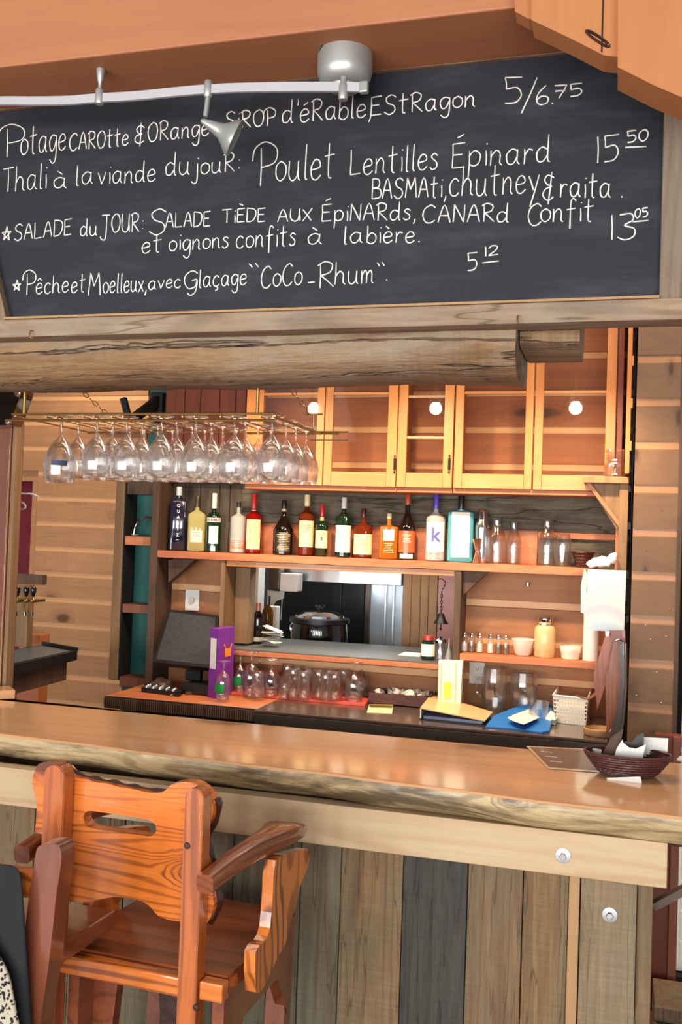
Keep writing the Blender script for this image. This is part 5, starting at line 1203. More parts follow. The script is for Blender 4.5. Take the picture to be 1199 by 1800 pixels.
B('liquor_bottle', 'wide sky-blue rectangular gin bottle with black cap, rightmost bottle', 808, 989, 873, 45, 'blue', (22, 22, 24), (.25, .93, .98), 'white_label', sq=7, dy=.55, nw=.0125, capf=.19, sh=.74, taper=.06, details=[('neck', .20, .04, 0, (220, 220, 210)), ('band', .33, .10, .16, (220, 220, 226)), ('lines', .48, .06, .4, (196, 206, 216))])
for o in bpy.data.objects:
    for k in ('_r', '_H', '_d'):
        if k in o: del o[k]
def at_shelf(px, base, Y=4.43, z=None): p = pY(px, base, Y); return Vector((p.x, Y, SZ + .0015 if z is None else z)), (p - CAM).dot(_f) / F
def lathe_thing(name, label, cat, px, base, top, prof, mat, Y=4.43, z=None, group=None, n=24, w=None, parts=None):
    """prof in fractions of radius and height; w the full width in photo pixels"""
    loc, s = at_shelf(px, base, Y, z); H = (base - top) * s; r = w * s / 2
    T = thing(name, label, cat, loc, 0, group)
    MB().lathe([(a * r, b * H) for a, b in prof], n).build('body', mat, T, smooth=True)
    for (nm, pf, mt) in parts or []: MB().lathe([(a * r, b * H) for a, b in pf], n).build(nm, mt, T, smooth=True)
    return T
lathe_thing('cocktail_shaker', 'tall stainless cocktail shaker right of the blue bottle', 'shaker', 846, 991, 898, [(0, 0), (.78, 0), (.80, .02), (1, .66), (0, .66)], 'chrome', w=26, parts=[('shaker_lid', [(1.02, .66), (1.0, .70), (.74, .80), (.70, .82), (.62, .97), (.55, 1), (0, 1)], 'chrome')])
lathe_thing('jigger', 'small copper double jigger in front of the shaker', 'jigger', 838, 992, 950, [(0, .05), (.9, 0), (1.0, 0), (.35, .45), (.35, .5), (1.1, 1), (1.0, 1), (.3, .52), (0, .5)], plain('copper', (206, 150, 120), .2, .9), Y=4.375, w=16)
def open_prof(out, t=.07):
    inn = [(max(a - t, 0.0), b + (.015 if i == 0 else 0)) for i, (a, b) in enumerate(out)]
    return [(0, 0)] + out + inn[::-1] + [(0, .02)]
car = open_prof([(.92, 0), (1, .03), (1, .55), (.86, .66), (.56, .78), (.52, .86), (.62, 1)])
lathe_thing('carafe', 'clear glass carafe, leftmost, just right of the shaker', 'carafe', 872, 992, 912, car, 'glass', w=34, group='carafes on the long shelf')
lathe_thing('carafe', 'slimmer clear glass carafe, second from the shaker', 'carafe', 902, 992, 918, car, 'glass', w=26, Y=4.45, group='carafes on the long shelf')
lathe_thing('carafe', 'tall clear carafe beside the tumbler near the right end of the shelf', 'carafe', 961, 993, 912, car, 'glass', w=32, group='carafes on the long shelf')
lathe_thing('tumbler', 'clear faceted tumbler right of the tall carafe', 'glass', 988, 995, 938, open_prof([(.80, 0), (.86, .03), (1, .5), (.96, .85), (.8, 1)]), 'glass', Y=4.40, w=30)
# wicker bread basket on the shelf
def wicker(T, prof, n, sx, sy, mat='wicker', wire=.0022, rings=8, ribs=36, c=(0, 0, 0)):
    mb = MB().lathe(prof, 48, c, sx, sy); mb.build('basket_body', mat, T, smooth=True)
    mb = MB()
    for i in range(rings + 1):
        u = i / rings; k = u * (len(prof) - 1); a = int(min(k, len(prof) - 2)); f_ = k - a
        r_ = prof[a][0] + (prof[a + 1][0] - prof[a][0]) * f_; z_ = prof[a][1] + (prof[a + 1][1] - prof[a][1]) * f_
        if r_ < .3 * prof[-1][0]: continue
        pts = []
        for j in range(ribs * 2):
            th = math.pi * j / ribs; q = r_ + (wire if (j + i) % 2 else -wire * .3)
            pts.append(Vector(c) + Vector((math.cos(th) * q * sx, math.sin(th) * q * sy, z_)))
        mb.tube(pts, wire, 5, closed=True)
    mb.build('woven_cane', mat, T, smooth=True)
    pts = [Vector(c) + Vector((math.cos(th) * prof[-1][0] * sx, math.sin(th) * prof[-1][0] * sy, prof[-1][1])) for th in [2 * math.pi * j / 48 for j in range(48)]]
    MB().tube(pts, wire * 1.8, 6, closed=True).build('rim', mat, T, smooth=True)
loc, s = at_shelf(1024, 997, 4.42)
T = thing('bread_basket', 'small dark wicker basket on the long shelf, right end', 'basket', loc)
wicker(T, [(.02, .003), (.028, .004), (.036, .03), (.050, .064)], 40, 1, 1, 'wicker', .002, 7, 20)
MB().lathe([(0, .001), (.029, .001), (.029, .006), (0, .006)], 24).build('base', 'wicker', T)
# clear jar on the bracket shelf
lathe_thing('glass_jar', 'ribbed clear glass jar on the high bracket shelf at the right', 'jar', 1081, 838, 789, open_prof([(.8, 0), (.98, .08), (1, .35), (.9, .52), (.72, .58), (.74, .64), (.88, .68), (.72, .74), (.88, .80), (.72, .86), (.9, .92), (.85, 1)]), 'glass', Y=4.22, z=bz + .0015, w=40)

# ================================================================== left compartment
pm = thing('pos_monitor', 'tilted black touch screen terminal in the left compartment', 'monitor', pZ(325, 1200, CZ))
quad = [pY(296, 1071, 4.40), pY(383, 1082, 4.40), pY(386, 1176, 4.20), pY(268, 1163, 4.20)]
nrm = (quad[1] - quad[0]).cross(quad[3] - quad[0]).normalized()
if nrm.y > 0: nrm = -nrm
MB().prism(quad, -nrm * .03).build('bezel', 'black', pm, world=True)
c_ = sum(quad, Vector()) / 4
MB().prism([c_ + (p - c_) * .90 + nrm * .0008 for p in quad], nrm * .0006).build('screen', plain('dusty_dark_screen', (62, 62, 66), .35, noise=.5, scale=70), pm, world=True)
MB().box(X_(318, 1200, 4.18), X_(366, 1200, 4.18), 4.18, 4.32, CZ + .001, CZ + .05, .006).build('stand', 'black', pm, world=True)
MB().box(*[v for v in (X_(330, 1180, 4.3), X_(356, 1180, 4.3), 4.27, 4.31)], CZ + .051, 1.02, .004).build('neck', 'black', pm, world=True)
kp = thing('cash_keypad', 'small black device with silver keys and coiled cable on the wooden counter', 'keypad', pZ(300, 1205, CZ))
Q = [Vector((X_(249, 1200, 4.14), 4.14, CZ + .022)), Vector((X_(316, 1205, 4.10), 4.10, CZ + .022)), Vector((X_(322, 1195, 4.17), 4.17, CZ + .022)), Vector((X_(262, 1190, 4.24), 4.24, CZ + .022))]
MB().prism(Q, (0, 0, -.02)).build('body', 'black', kp, world=True)
mb = MB()
for i in range(5):
    for j in range(3):
        p = Q[0].lerp(Q[1], .1 + i * .18).lerp(Q[3].lerp(Q[2], .1 + i * .18), .2 + j * .26); mb.lathe([(.009, 0), (.0085, .006), (.006, .009), (0, .0095)], 8, p)
mb.build('key', 'steel', kp, smooth=True, world=True)
cc_ = thing('grey_cable', 'bundled light grey cable lying by the keypad on the wooden counter', 'cable', pZ(325, 1215, CZ))
mb = MB()
for k in range(4):
    a_, b_ = pZ(300 + k, 1222 - k * 2, CZ + .006), pZ(346 - k * 2, 1204 + k * 3, CZ + .006); d = b_ - a_; w = Vector((-d.y, d.x, 0)).normalized() * (.012 + .003 * k)
    mb.tube(smooth_path([a_, a_ + d * .3 + w, b_ - d * .2 + w, b_, b_ - d * .2 - w, a_ + d * .3 - w], 4, True), .003, 6, closed=True)
for v in mb.bm.verts: v.co.z += .002 * math.sin(v.co.x * 90)
mb.build('cord', capmat((176, 164, 150)), cc_, smooth=True, world=True)
nw_ = thing('leather_wallet', 'brown leather bill wallet by the cable on the wooden counter', 'wallet', pZ(345, 1208, CZ))
MB().prism([pZ(326, 1222, CZ + .001), pZ(364, 1219, CZ + .001), pZ(366, 1209, CZ + .001), pZ(336, 1209, CZ + .001)], (0, 0, .014)).build('wallet', 'post_brown', nw_, world=True)
cb2 = thing('cloth_bundle', 'small crumpled brown and grey cloth bundle behind the keypad', 'cloth', pZ(285, 1187, CZ))
rq = random.Random(5); mb = MB(); bmesh.ops.create_icosphere(mb.bm, subdivisions=3, radius=.045)
for v in mb.bm.verts: v.co = Vector((v.co.x * 1.2, v.co.y * .7, max(v.co.z, -.02) * .8)) * (1 + .22 * math.sin(v.co.x * 130) * math.sin(v.co.z * 110 + 1))
mb.xf(Matrix.Translation(Vector((X_(288, 1180, 4.28), 4.27, CZ + .02)))); mb.build('cloth', capmat((128, 100, 76)), cb2, smooth='all', world=True)
def wallplate(name, label, px0, py0, px1, py1, Y, kind):
    a, b = pY(px0, py0, Y), pY(px1, py1, Y); T = thing(name, label, kind, (a + b) / 2)
    cx_, cz_ = (a.x + b.x) / 2, (a.z + b.z) / 2
    MB().box(a.x, b.x, Y - .006, Y, b.z, a.z, .002).build('cover_plate', 'white', T, world=True)
    if 'switch' in name:
        mb = MB().lathe([(0, .012), (.014, .011), (.016, 0), (0, 0)], 20); mb.xf(Matrix.Translation((cx_, Y - .006, cz_)) @ Matrix.Rotation(R(90), 4, 'X')); mb.build('dimmer_knob', capmat((190, 184, 172)), T, smooth=True, world=True)
    else:
        for dz in (.021, -.021):
            S_ = MB().box(cx_ - .015, cx_ + .015, Y - .009, Y - .0062, cz_ + dz - .014, cz_ + dz + .014, .001).build('socket', 'white', T, world=True)
            mb = MB(); mb.box(cx_ - .007, cx_ - .005, Y - .0098, Y - .0088, cz_ + dz - .003, cz_ + dz + .006); mb.box(cx_ + .005, cx_ + .007, Y - .0098, Y - .0088, cz_ + dz - .003, cz_ + dz + .006); mb.box(cx_ - .002, cx_ + .002, Y - .0098, Y - .0088, cz_ + dz - .010, cz_ + dz - .006)
            mb.build('slot', 'hole', T, world=True)
    return T
wallplate('light_switch', 'white dimmer switch plate on the boards above the touch screen', 327, 1036, 350, 1074, YW - .024, 'light switch')
wallplate('wall_outlet', 'white double power outlet below the short shelf at the right', 826, 1163, 852, 1203, YW - .024, 'outlet')
# purple binder
pb = thing('ring_binder', 'upright purple ring binder with orange mark, left of the beer glasses', 'binder', pZ(385, 1216, CZ))
A, B_, C_ = pY(370, 1104, 4.16), pY(384, 1106, 4.13), pY(413, 1104, 4.28)
zb0_ = CZ + .001
def vq(p, q, z0, z1): return [(p.x, p.y, z0), (q.x, q.y, z0), (q.x, q.y, z1), (p.x, p.y, z1)]
sd_ = (B_ - A); sd_.z = 0; dpv = Vector((C_.x - B_.x, C_.y - B_.y, 0)); nn = Vector((sd_.y, -sd_.x, 0)).normalized()
mbx = MB(); base = [Vector((A.x, A.y, zb0_)), Vector((B_.x, B_.y, zb0_)), Vector((B_.x, B_.y, zb0_)) + dpv, Vector((A.x, A.y, zb0_)) + dpv]
h_ = A.z - zb0_
mbx.prism(base, (0, 0, h_)); mbx.build('cover', plain('purple_plastic', (122, 44, 150), .35, noise=.1), pb, world=True)
MB().prism([Vector((A.x, A.y, zb0_)).lerp(base[1], .15) + nn * .001 + Vector((0, 0, h_ * .42)), Vector((A.x, A.y, zb0_)).lerp(base[1], .85) + nn * .001 + Vector((0, 0, h_ * .42)), Vector((A.x, A.y, zb0_)).lerp(base[1], .85) + nn * .001 + Vector((0, 0, h_ * .86)), Vector((A.x, A.y, zb0_)).lerp(base[1], .15) + nn * .001 + Vector((0, 0, h_ * .86))], nn * .001).build('spine_label', 'paper', pb, world=True)
rn_ = Vector((dpv.y, -dpv.x, 0)).normalized(); 
f0 = base[1]
pm_ = [(.42, .58), (.78, .58), (.78, .70), (.86, .76), (.80, .77), (.72, .70), (.48, .70), (.40, .77), (.34, .76), (.42, .70)]
mb = MB(); mb.prism([f0 + dpv * u + Vector((0, 0, h_ * v)) + rn_ * .0012 for u, v in pm_], rn_ * .001); mb.build('orange_mark', capmat((236, 140, 50)), pb, world=True)

# ================================================================== tray of upturned beer glasses
tr = thing('drying_tray', 'red plastic drying mat under the upturned glasses', 'tray', pZ(520, 1228, CZ))
Tq = [pZ(386, 1219, CZ + .002), pZ(641, 1242, CZ + .002), Vector((X_(655, 1220, 4.49), 4.49, CZ + .002)), Vector((X_(412, 1200, 4.49), 4.49, CZ + .002))]
MB().prism(Tq, (0, 0, .010)).build('mat', plain('coral_mat', (226, 92, 76), .45, noise=.25, scale=50), tr, world=True)
stem = open_prof([(.70, 0), (.74, .01), (.20, .05), (.10, .10), (.10, .28), (.4, .36), (.85, .46), (1, .62), (.95, .85), (.86, 1)], .05)
stem[0] = (0, 0)
def stem_prof(): return [(0, 0), (.85, 0), (.86, .015), (.22, .04), (.11, .08), (.11, .22), (.30, .28), (.75, .38), (1, .55), (.97, .80), (.86, 1), (.82, 1), (.92, .80), (.95, .55), (.70, .40), (.2, .31), (0, .30)]
tumb = [(0, 0), (.80, 0), (.84, .03), (1, 1), (.94, 1), (.78, .06), (0, .05)]
def up_glass(kind, px, base, top, w, Y, label, n=20):
    Y = 4.07 if px < 400 else max(4.06, min(4.46, pZ(px, base, CZ + .0135).y)); loc, s = at_shelf(px, base, Y, CZ + .0135); H = (base - top) * s; r = w * s / 2
    mb = MB().lathe([(a * r, b * H) for a, b in (stem_prof() if kind == 'stem' else tumb)], n)
    mb.xf(Matrix.Translation((0, 0, H)) @ Matrix.Rotation(R(180), 4, 'X')) ; 
    o = glassobj('beer_glass' if kind == 'stem' else 'water_glass', label, mb, loc, 'upturned glasses on the drying mat', 'glass'); return o
stems = [(392, 1217, 1150, 26, 4.10, 'leftmost, in front of the purple binder'), (421, 1214, 1149, 28, 4.22, 'second from the left, over the green logo'), (440, 1222, 1146, 30, 4.18, 'third from the left, tall one'), (455, 1200, 1144, 30, 4.36, 'behind the third from the left'), (476, 1222, 1158, 32, 4.20, 'fourth from the left, in front'), (497, 1205, 1160, 32, 4.35, 'fifth from the left, behind'), (622, 1232, 1164, 34, 4.20, 'rightmost, front'), (634, 1222, 1163, 30, 4.36, 'rightmost, behind')]
for px, b_, t_, w, Y, lab in stems: up_glass('stem', px, b_, t_, w, Y, 'upturned stemmed beer glass on the red mat, ' + lab)
tums = [(515, 1226, 1176, 24), (533, 1229, 1180, 24), (572, 1230, 1184, 25), (505, 1220, 1168, 26), (524, 1214, 1170, 24), (540, 1222, 1174, 26), (560, 1228, 1178, 27), (578, 1222, 1175, 26), (588, 1231, 1182, 28), (604, 1222, 1176, 26), (452, 1226, 1180, 24), (500, 1228, 1202, 20), (548, 1212, 1172, 24)]
for k, (px, b_, t_, w) in enumerate(tums): up_glass('tum', px, b_, t_, w, 4.16 + (k % 3) * .09, 'upturned clear tumbler on the red mat, ' + ['front row, left part', 'front row, centre', 'front row, right of the tall ones', 'beside the stemmed glasses at the left', 'back row left of centre', 'centre, tall', 'front row, right of centre', 'second row, right of centre', 'front row, near the right end', 'back row, near the right end', 'between the left stemmed glasses', 'shortest one, front row', 'back row centre'][k], 18)
gm = plain('green_print', (20, 140, 66), .5)
mb = MB().lathe([(.0415, 0), (.0425, .028), (.041, .05)], 10, arc=(-R(140), -R(50)))
for k, (px, py) in enumerate(((398, 1158), (413, 1165), (396, 1185))):
    p = pY(px, py, 4.17 if k else 4.10)
for o in list(bpy.data.objects):
    if o.type == 'MESH' and o.get('label', '').startswith('upturned stemmed') and ('leftmost' in o['label'] or 'green' in o['label']):
        MB().lathe([(.036, .028), (.039, .052), (.038, .070)], 10, arc=(-R(150), -R(60))).build('green_logo', gm, o, smooth=True)
mb.bm.free()

# ================================================================== pass-through and kitchen
def lt(*a, **k): return lathe_thing(*a, **k)
wine = [(0, 0), (.92, 0), (1, .02), (1, .60), (.9, .68), (.5, .76), (.36, .80), (.36, .97), (.40, .975), (.40, 1), (0, 1)]
T = lt('wine_bottle', 'dark red wine bottle with copper neck foil, on the pass-through sill', 'bottle', 452, 1133, 1062, wine, 'gl_dark', Y=4.60, z=ZS + .001, w=23, parts=[('foil', [(.42, .80), (.42, 1.0), (0, 1.003)], capmat((196, 110, 80))), ('paper_label', [(1.03, .06), (1.03, .16)], 'paper_print')])
T = lt('wine_bottle', 'second wine bottle behind the copper-necked one, with bronze lower half', 'bottle', 469, 1122, 1042, wine, tint('olive_amber', (120, 84, 24)), Y=4.72, z=ZS + .001, w=20, parts=[('foil', [(.42, .80), (.42, 1.0), (0, 1.003)], 'black_gloss')])
ntk = thing('napkin_holder', 'stack of loose paper slips in a wire holder beside the wine bottles', 'napkins', pZ(478, 1137, ZS))
rr_ = random.Random(3); mb = MB(); c0 = pZ(478, 1136, ZS)
for k in range(9):
    mt = Matrix.Translation(c0 + Vector((rr_.uniform(-.01, .01), rr_.uniform(-.012, .012), .022 + k * .008))) @ Matrix.Rotation(rr_.uniform(-.4, .4), 4, 'Z') @ Matrix.Rotation(rr_.uniform(-.35, .35), 4, 'Y')
    v = [mb.bm.verts.new(mt @ Vector(q)) for q in ((-.045, -.03, 0), (.045, -.03, 0), (.045, .03, .002), (-.045, .03, .002))]; mb.bm.faces.new(v)
mb.build('paper_slip', 'paper', ntk, world=True)['kind'] = 'stuff'
MB().tube(smooth_path([c0 + Vector(q) for q in ((-.04, -.03, .003), (-.04, -.03, .018), (0, -.03, .022), (.04, -.03, .018), (.04, -.03, .003))], 3), .002, 6).build('wire', 'chrome', ntk, smooth=True, world=True)
kc = thing('kitchen_counter', 'dark steel kitchen counter beyond the pass-through', 'counter', (-1.6, 5.2, 0))
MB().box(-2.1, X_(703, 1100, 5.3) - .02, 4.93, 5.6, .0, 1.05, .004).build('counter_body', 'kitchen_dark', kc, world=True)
kt = lt('soup_kettle', 'black soup kettle with a steel lid beyond the pass-through', 'kettle', 560, 1146, 1095, [(0, 0), (.80, 0), (.92, .05), (1, .5), (.95, .9), (.92, 1), (0, 1)], 'black_gloss', Y=5.12, z=1.052, w=102, n=40, parts=[('kettle_ring', [(.95, .94), (1.04, .97), (1.04, 1.12), (.96, 1.15), (.8, 1.15)], 'black'), ('lid', [(.85, 1.15), (.84, 1.22), (.6, 1.33), (.2, 1.38), (0, 1.385)], 'chrome'), ('lid_knob', [(.08, 1.38), (.10, 1.45), (.17, 1.5), (.16, 1.58), (0, 1.6)], 'black_gloss')])
p = pY(520, 1102, 5.06)
MB().tube(smooth_path([p + Vector(q) for q in ((-.02, 0, -.03), (-.03, 0, 0), (-.005, 0, .03), (.03, 0, .045))], 4), .008, 8).build('handle', 'chrome', kt, smooth=True, world=True)
fr_ = thing('fridge_cabinet', 'tall dark steel cabinet behind the soup kettle', 'cabinet', (-1.8, 5.9, 0))
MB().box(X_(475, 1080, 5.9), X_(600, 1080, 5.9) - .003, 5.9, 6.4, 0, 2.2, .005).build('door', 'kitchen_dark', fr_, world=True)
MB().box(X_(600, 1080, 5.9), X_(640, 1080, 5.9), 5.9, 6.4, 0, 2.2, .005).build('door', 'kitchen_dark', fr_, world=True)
rg_ = thing('glass_fridge', 'stainless upright fridge with pale bluish door panes, beyond the pass-through', 'fridge', (-1.2, 5.7, 0))
fx = [X_(v, 1080, 5.7) for v in (642, 651, 676, 680, 690, 694, 706)]
MB().box(fx[0], fx[-1] + .02, 5.72, 6.2, 0, 1.62, .004).build('cabinet_body', 'steel', rg_, world=True)
for a, b in ((0, 1), (2, 3), (4, 5)): MB().box(fx[a], fx[b], 5.68, 5.72, .2, 1.60, .003).build('door_frame', 'steel' if a else 'steel_edge', rg_, world=True)
ice = plain('pale_blue_pane', (196, 216, 236), .15, .1, noise=.25, scale=4)
for a, b in ((1, 2), (3, 4), (5, 6)): MB().box(fx[a], fx[b], 5.705, 5.72, .2, 1.58).build('door_pane', ice, rg_, world=True)
hd = thing('steel_hood', 'stainless hood along the top of the pass-through view', 'hood', (-1.4, 5.5, 1.62))
MB().box(X_(505, 1010, 5.5), X_(716, 1012, 5.5), 5.35, 5.66, Z_(600, 1023, 5.5), 1.85, .004).build('hood', 'steel', hd, world=True)
pk = struct('wall_kitchen_side', MB().box(X_(706, 1080, 5.3), X_(806, 1080, 5.3), 5.32, 5.38, 0, 2.4), 'strip')
pcs = [708, 722, 738, 752, 768]
for a, b in zip(pcs, pcs[1:]): MB().box(X_(a, 1080, 5.3) + .001, X_(b, 1080, 5.3) - .001, 5.30, 5.32, 0, 2.3, .002).build('upright_board', 'strip', pk)
MB().box(X_(769, 1080, 5.3), X_(800, 1080, 5.3), 5.30, 5.32, 0, 2.3, .002).build('painted_strip', capmat((176, 110, 96)), pk)
pw = thing('paper_dispenser', 'white wall dispenser at the upper left of the pass-through', 'dispenser', pY(505, 1025, 5.2))
MB().box(X_(492, 1020, 5.2), X_(523, 1020, 5.2), 5.2, 5.3, Z_(505, 1040, 5.2), Z_(505, 1008, 5.2), .006).build('housing', 'white', pw, world=True)
MB().box(X_(472, 1020, 5.22), X_(492, 1020, 5.22) - .002, 5.22, 5.3, Z_(480, 1036, 5.2), 1.60, .004).build('side_box', 'steel_edge', pw, world=True)
pn = thing('paper_note', 'white note sheet hanging below the dispenser', 'paper', pY(487, 1048, 5.25))
MB().prism([pY(470, 1038, 5.25), pY(500, 1040, 5.25), pY(499, 1052, 5.25), pY(486, 1056, 5.25), pY(478, 1068, 5.25), pY(470, 1066, 5.25)], (0, .002, 0)).build('sheet', 'paper', pn, world=True)
MB().tube([pY(496, 1053, 5.25), pY(494, 1090, 5.25)], .003, 6).build('cord', 'white', pn, world=True)
wc = thing('white_canister', 'white plastic canister behind the wine bottles', 'canister', pZ(478, 1115, 1.06))
wc.location = (X_(478, 1100, 5.0), 5.0, 1.052)
MB().box(-.035, .035, -.03, .03, 0, .24, .006).build('canister', 'white', wc)
dw = struct('trim_3', MB().box(X_(446, 1080, 5.0), X_(452, 1080, 5.0), 5.0, 5.1, 0, 2.0), 'white')
bl = thing('hanging_bell', 'black iron dinner bell on a chain in front of the pass-through, right side', 'bell', pY(777, 1078, 4.42))
p = pY(775, 1096, 4.42); s = .0026
MB().lathe([(.034, 0), (.033, .004), (.022, .018), (.016, .038), (.013, .046), (0, .048)], 20, p).build('bell_cup', 'black_metal', bl, smooth=True, world=True)
mb = MB(); mb.tube([p + Vector((0, 0, .02)), p + Vector((0, 0, -.018))], .003, 6); mb.lathe([(0, -.034), (.006, -.028), (.006, -.022), (0, -.016)], 10, p); mb.build('clapper', 'black_metal', bl, smooth=True, world=True)
mb = MB()
for k in range(7):
    c = p + Vector((0, 0, .056 + k * .014)); o_ = Vector((1, 0, 0)) if k % 2 else Vector((0, 1, 0)); mb.tube([c + Vector((0, 0, .009 * math.cos(t_))) + o_ * .0045 * math.sin(t_) for t_ in [j * math.pi / 4 for j in range(8)]], .0018, 5, closed=True)
mb.build('chain', 'black_metal', bl, smooth=True, world=True)
q = p + Vector((0, 0, .155))
MB().tube(smooth_path([q, q + Vector((.012, 0, .018)), q + Vector((.014, 0, .036)), q + Vector((-.002, 0, .050)), q + Vector((-.022, 0, .046))], 4), .0022, 6).build('hook', 'black_metal', bl, smooth=True, world=True)
T = lt('supplement_jar', 'small dark jar with red lid and white label on the sill', 'jar', 752, 1160, 1118, [(0, 0), (.95, 0), (1, .04), (1, .70), (.8, .78), (.8, .84), (0, .84)], 'gl_green', Y=4.42, z=ZS + .001, w=24, parts=[('lid', [(.88, .82), (.88, 1), (0, 1)], capmat((160, 50, 40))), ('paper_label', [(1.02, .16), (1.02, .66)], 'white_label')])
T = lt('sugar_jar', 'clear lidded jar right of the small dark jar', 'jar', 774, 1160, 1120, [(0, 0), (.9, 0), (1, .05), (1, .60), (.7, .72), (.66, .74), (.95, .05), (0, .05)], 'glass', Y=4.46, z=ZS + .001, w=26, parts=[('lid', [(.8, .72), (.8, .84), (.3, .92), (.12, 1), (0, 1)], 'chrome')])
T = lt('squeeze_bottle', 'slim grey pour bottle behind the white menu stand', 'bottle', 788, 1185, 1116, [(0, 0), (.9, 0), (1, .03), (1, .62), (.9, .72), (.55, .80), (.25, .86), (.15, 1), (0, 1)], capmat((150, 152, 146)), Y=4.40, z=CZ + .001 + .13, w=15)
T.location.z = CZ + .003; 
for c in T.children: c.scale = (1, 1, 1.75)
nts = thing('paper_sheet', 'white sheet lying on the sill near the small jar', 'paper', pZ(715, 1152, ZS))
MB().prism([pZ(700, 1152, ZS + .001), pZ(738, 1155, ZS + .001), pZ(740, 1149, ZS + .001), pZ(712, 1147, ZS + .001)], (0, 0, .003)).build('sheet', 'paper', nts, world=True)

# ================================================================== lower right shelf
SZ2 = 1.178 + .0012
salt = [(0, 0), (.95, 0), (1, .04), (.92, .55), (.74, .78), (.70, .80), (0, .80)]
for k, (px, fill) in enumerate(((816, 'salt'), (829, 'pepper'), (843, 'salt'), (862, 'salt'), (876, 'pepper'), (889, 'pepper'))):
    T = lt('shaker', 'small glass %s shaker on the short shelf, %s' % (fill, ['first', 'second', 'third', 'fourth', 'fifth', 'sixth'][k] + ' from the left'), 'shaker', px, 1148, 1115, salt, 'glass', Y=4.42, z=SZ2, w=12.5, group='salt and pepper shakers', n=12, parts=[('metal_lid', [(.74, .78), (.76, .82), (.70, .94), (.4, 1), (0, 1)], 'chrome'), ('filling', [(0, .03), (.86, .03), (.84, .5), (0, .5)], capmat((238, 232, 216) if fill == 'salt' else (120, 100, 84)))])
T = lt('white_bowl', 'white flared ceramic bowl beside the shakers', 'bowl', 919, 1150, 1121, open_prof([(.55, 0), (.7, .1), (.94, .8), (1.02, .97), (1, 1)], .05), 'ceramic', Y=4.42, z=SZ2, w=40)
T = lt('preserving_jar', 'large swing-top jar filled with pale beige powder', 'jar', 957, 1153, 1084, [(0, 0), (.93, 0), (1, .03), (1, .70), (.86, .77), (.62, .81), (.62, .90), (0, .90)], capmat((214, 180, 128)), Y=4.42, z=SZ2, w=37, parts=[('lid', [(.66, .89), (.70, .92), (.70, .97), (.6, 1), (0, 1)], 'chrome'), ('wire_ring', [(.66, .80), (.70, .82), (.66, .84)], 'chrome')])
T = lt('ramekin', 'small white ramekin right of the large jar', 'ramekin', 1003, 1156, 1134, open_prof([(.85, 0), (.88, .1), (.90, .4), (1.0, .6), (1.02, .95), (1, 1)], .06), 'ceramic', Y=4.42, z=SZ2, w=37)
T = lt('paper_roll', 'tall white paper roll standing under the hanging white sheets', 'paper roll', 1038, 1158, 1040, [(0, 0), (1, 0), (1, 1), (.25, 1), (.25, .98), (0, .98)], 'paper', Y=4.40, z=SZ2, w=27, parts=[])
# small dark mirror-like wall hook
lt('door_bumper', 'small round metal knob on the boards of the right compartment', 'knob', 928, 1030, 1024, [(0, 0), (1, 0), (1, 1), (0, 1)], 'chrome', Y=YW - .03, z=Z_(928, 1030, YW - .03), w=7)

# ================================================================== things on the steel counter
nb_ = thing('napkin_box', 'low dark tray filled with white creamer cups', 'tray', pZ(706, 1225, CZ))
q = [Vector((X_(648, 1230, 4.33), 4.33, CZ + .002)), Vector((X_(757, 1236, 4.33), 4.33, CZ + .002)), Vector((X_(768, 1222, 4.48), 4.48, CZ + .002)), Vector((X_(664, 1214, 4.48), 4.48, CZ + .002))]
hT = .052
mb = MB(); c0 = sum(q, Vector()) / 4
inn = [c0 + (p - c0) * .93 for p in q]
mb.prism(q, (0, 0, .004))
for k in range(4): mb.prism([q[k], q[(k + 1) % 4], inn[(k + 1) % 4], inn[k]], (0, 0, hT))
mb.build('tray_box', 'wicker', nb_, world=True)
rr_ = random.Random(6)
for k in range(26):
    u, v = rr_.uniform(.08, .92), rr_.uniform(.12, .88)
    p = inn[0].lerp(inn[1], u).lerp(inn[3].lerp(inn[2], u), v)
    if k == 0:
        cmesh = MB().lathe([(0, 0), (.010, 0), (.015, .018), (.017, .019), (.016, .021), (0, .021)], 10); bmesh.ops.recalc_face_normals(cmesh.bm, faces=cmesh.bm.faces)
        me = bpy.data.meshes.new('creamer_cup'); cmesh.bm.to_mesh(me); cmesh.bm.free(); me.materials.append(M['ceramic'])
    o = bpy.data.objects.new('creamer_cup', me); COL.objects.link(o); o.location = (p.x, p.y, CZ + .036 + rr_.uniform(0, .014)); o.rotation_euler = (rr_.uniform(-1, 1), rr_.uniform(-1, 1), 0)
    tag(o, 'small white creamer cup heaped in the low dark tray', 'creamer', 'creamer cups in the dark tray')
ms = thing('menu_stand', 'upright white and yellow table menu stand on the steel counter', 'menu stand', pZ(790, 1233, CZ))
q = [pY(770, 1231, 4.30), pY(809, 1236, 4.30), pY(813, 1162, 4.30), pY(771, 1161, 4.30)]
MB().prism([Vector((q[0].x, 4.30, CZ + .001)), Vector((q[1].x, 4.30, CZ + .001)), q[2], q[3]], (0, .04, 0)).build('stand', 'paper', ms, world=True)
p0, p1 = pY(780, 1228, 4.298), pY(794, 1200, 4.298)
MB().box(p0.x, p1.x, 4.2975, 4.2992, p0.z, p1.z).build('print', capmat((240, 214, 70)), ms, world=True)
for a_, b_ in (((773, 1165), (776, 1230)), ((799, 1165), (802, 1230))):
    p0, p1 = pY(a_[0], b_[1], 4.298), pY(b_[0], a_[1], 4.298); MB().box(p0.x, p0.x + .006, 4.298, 4.2992, CZ + .01, p1.z).build('print', capmat((214, 196, 150)), ms, world=True)
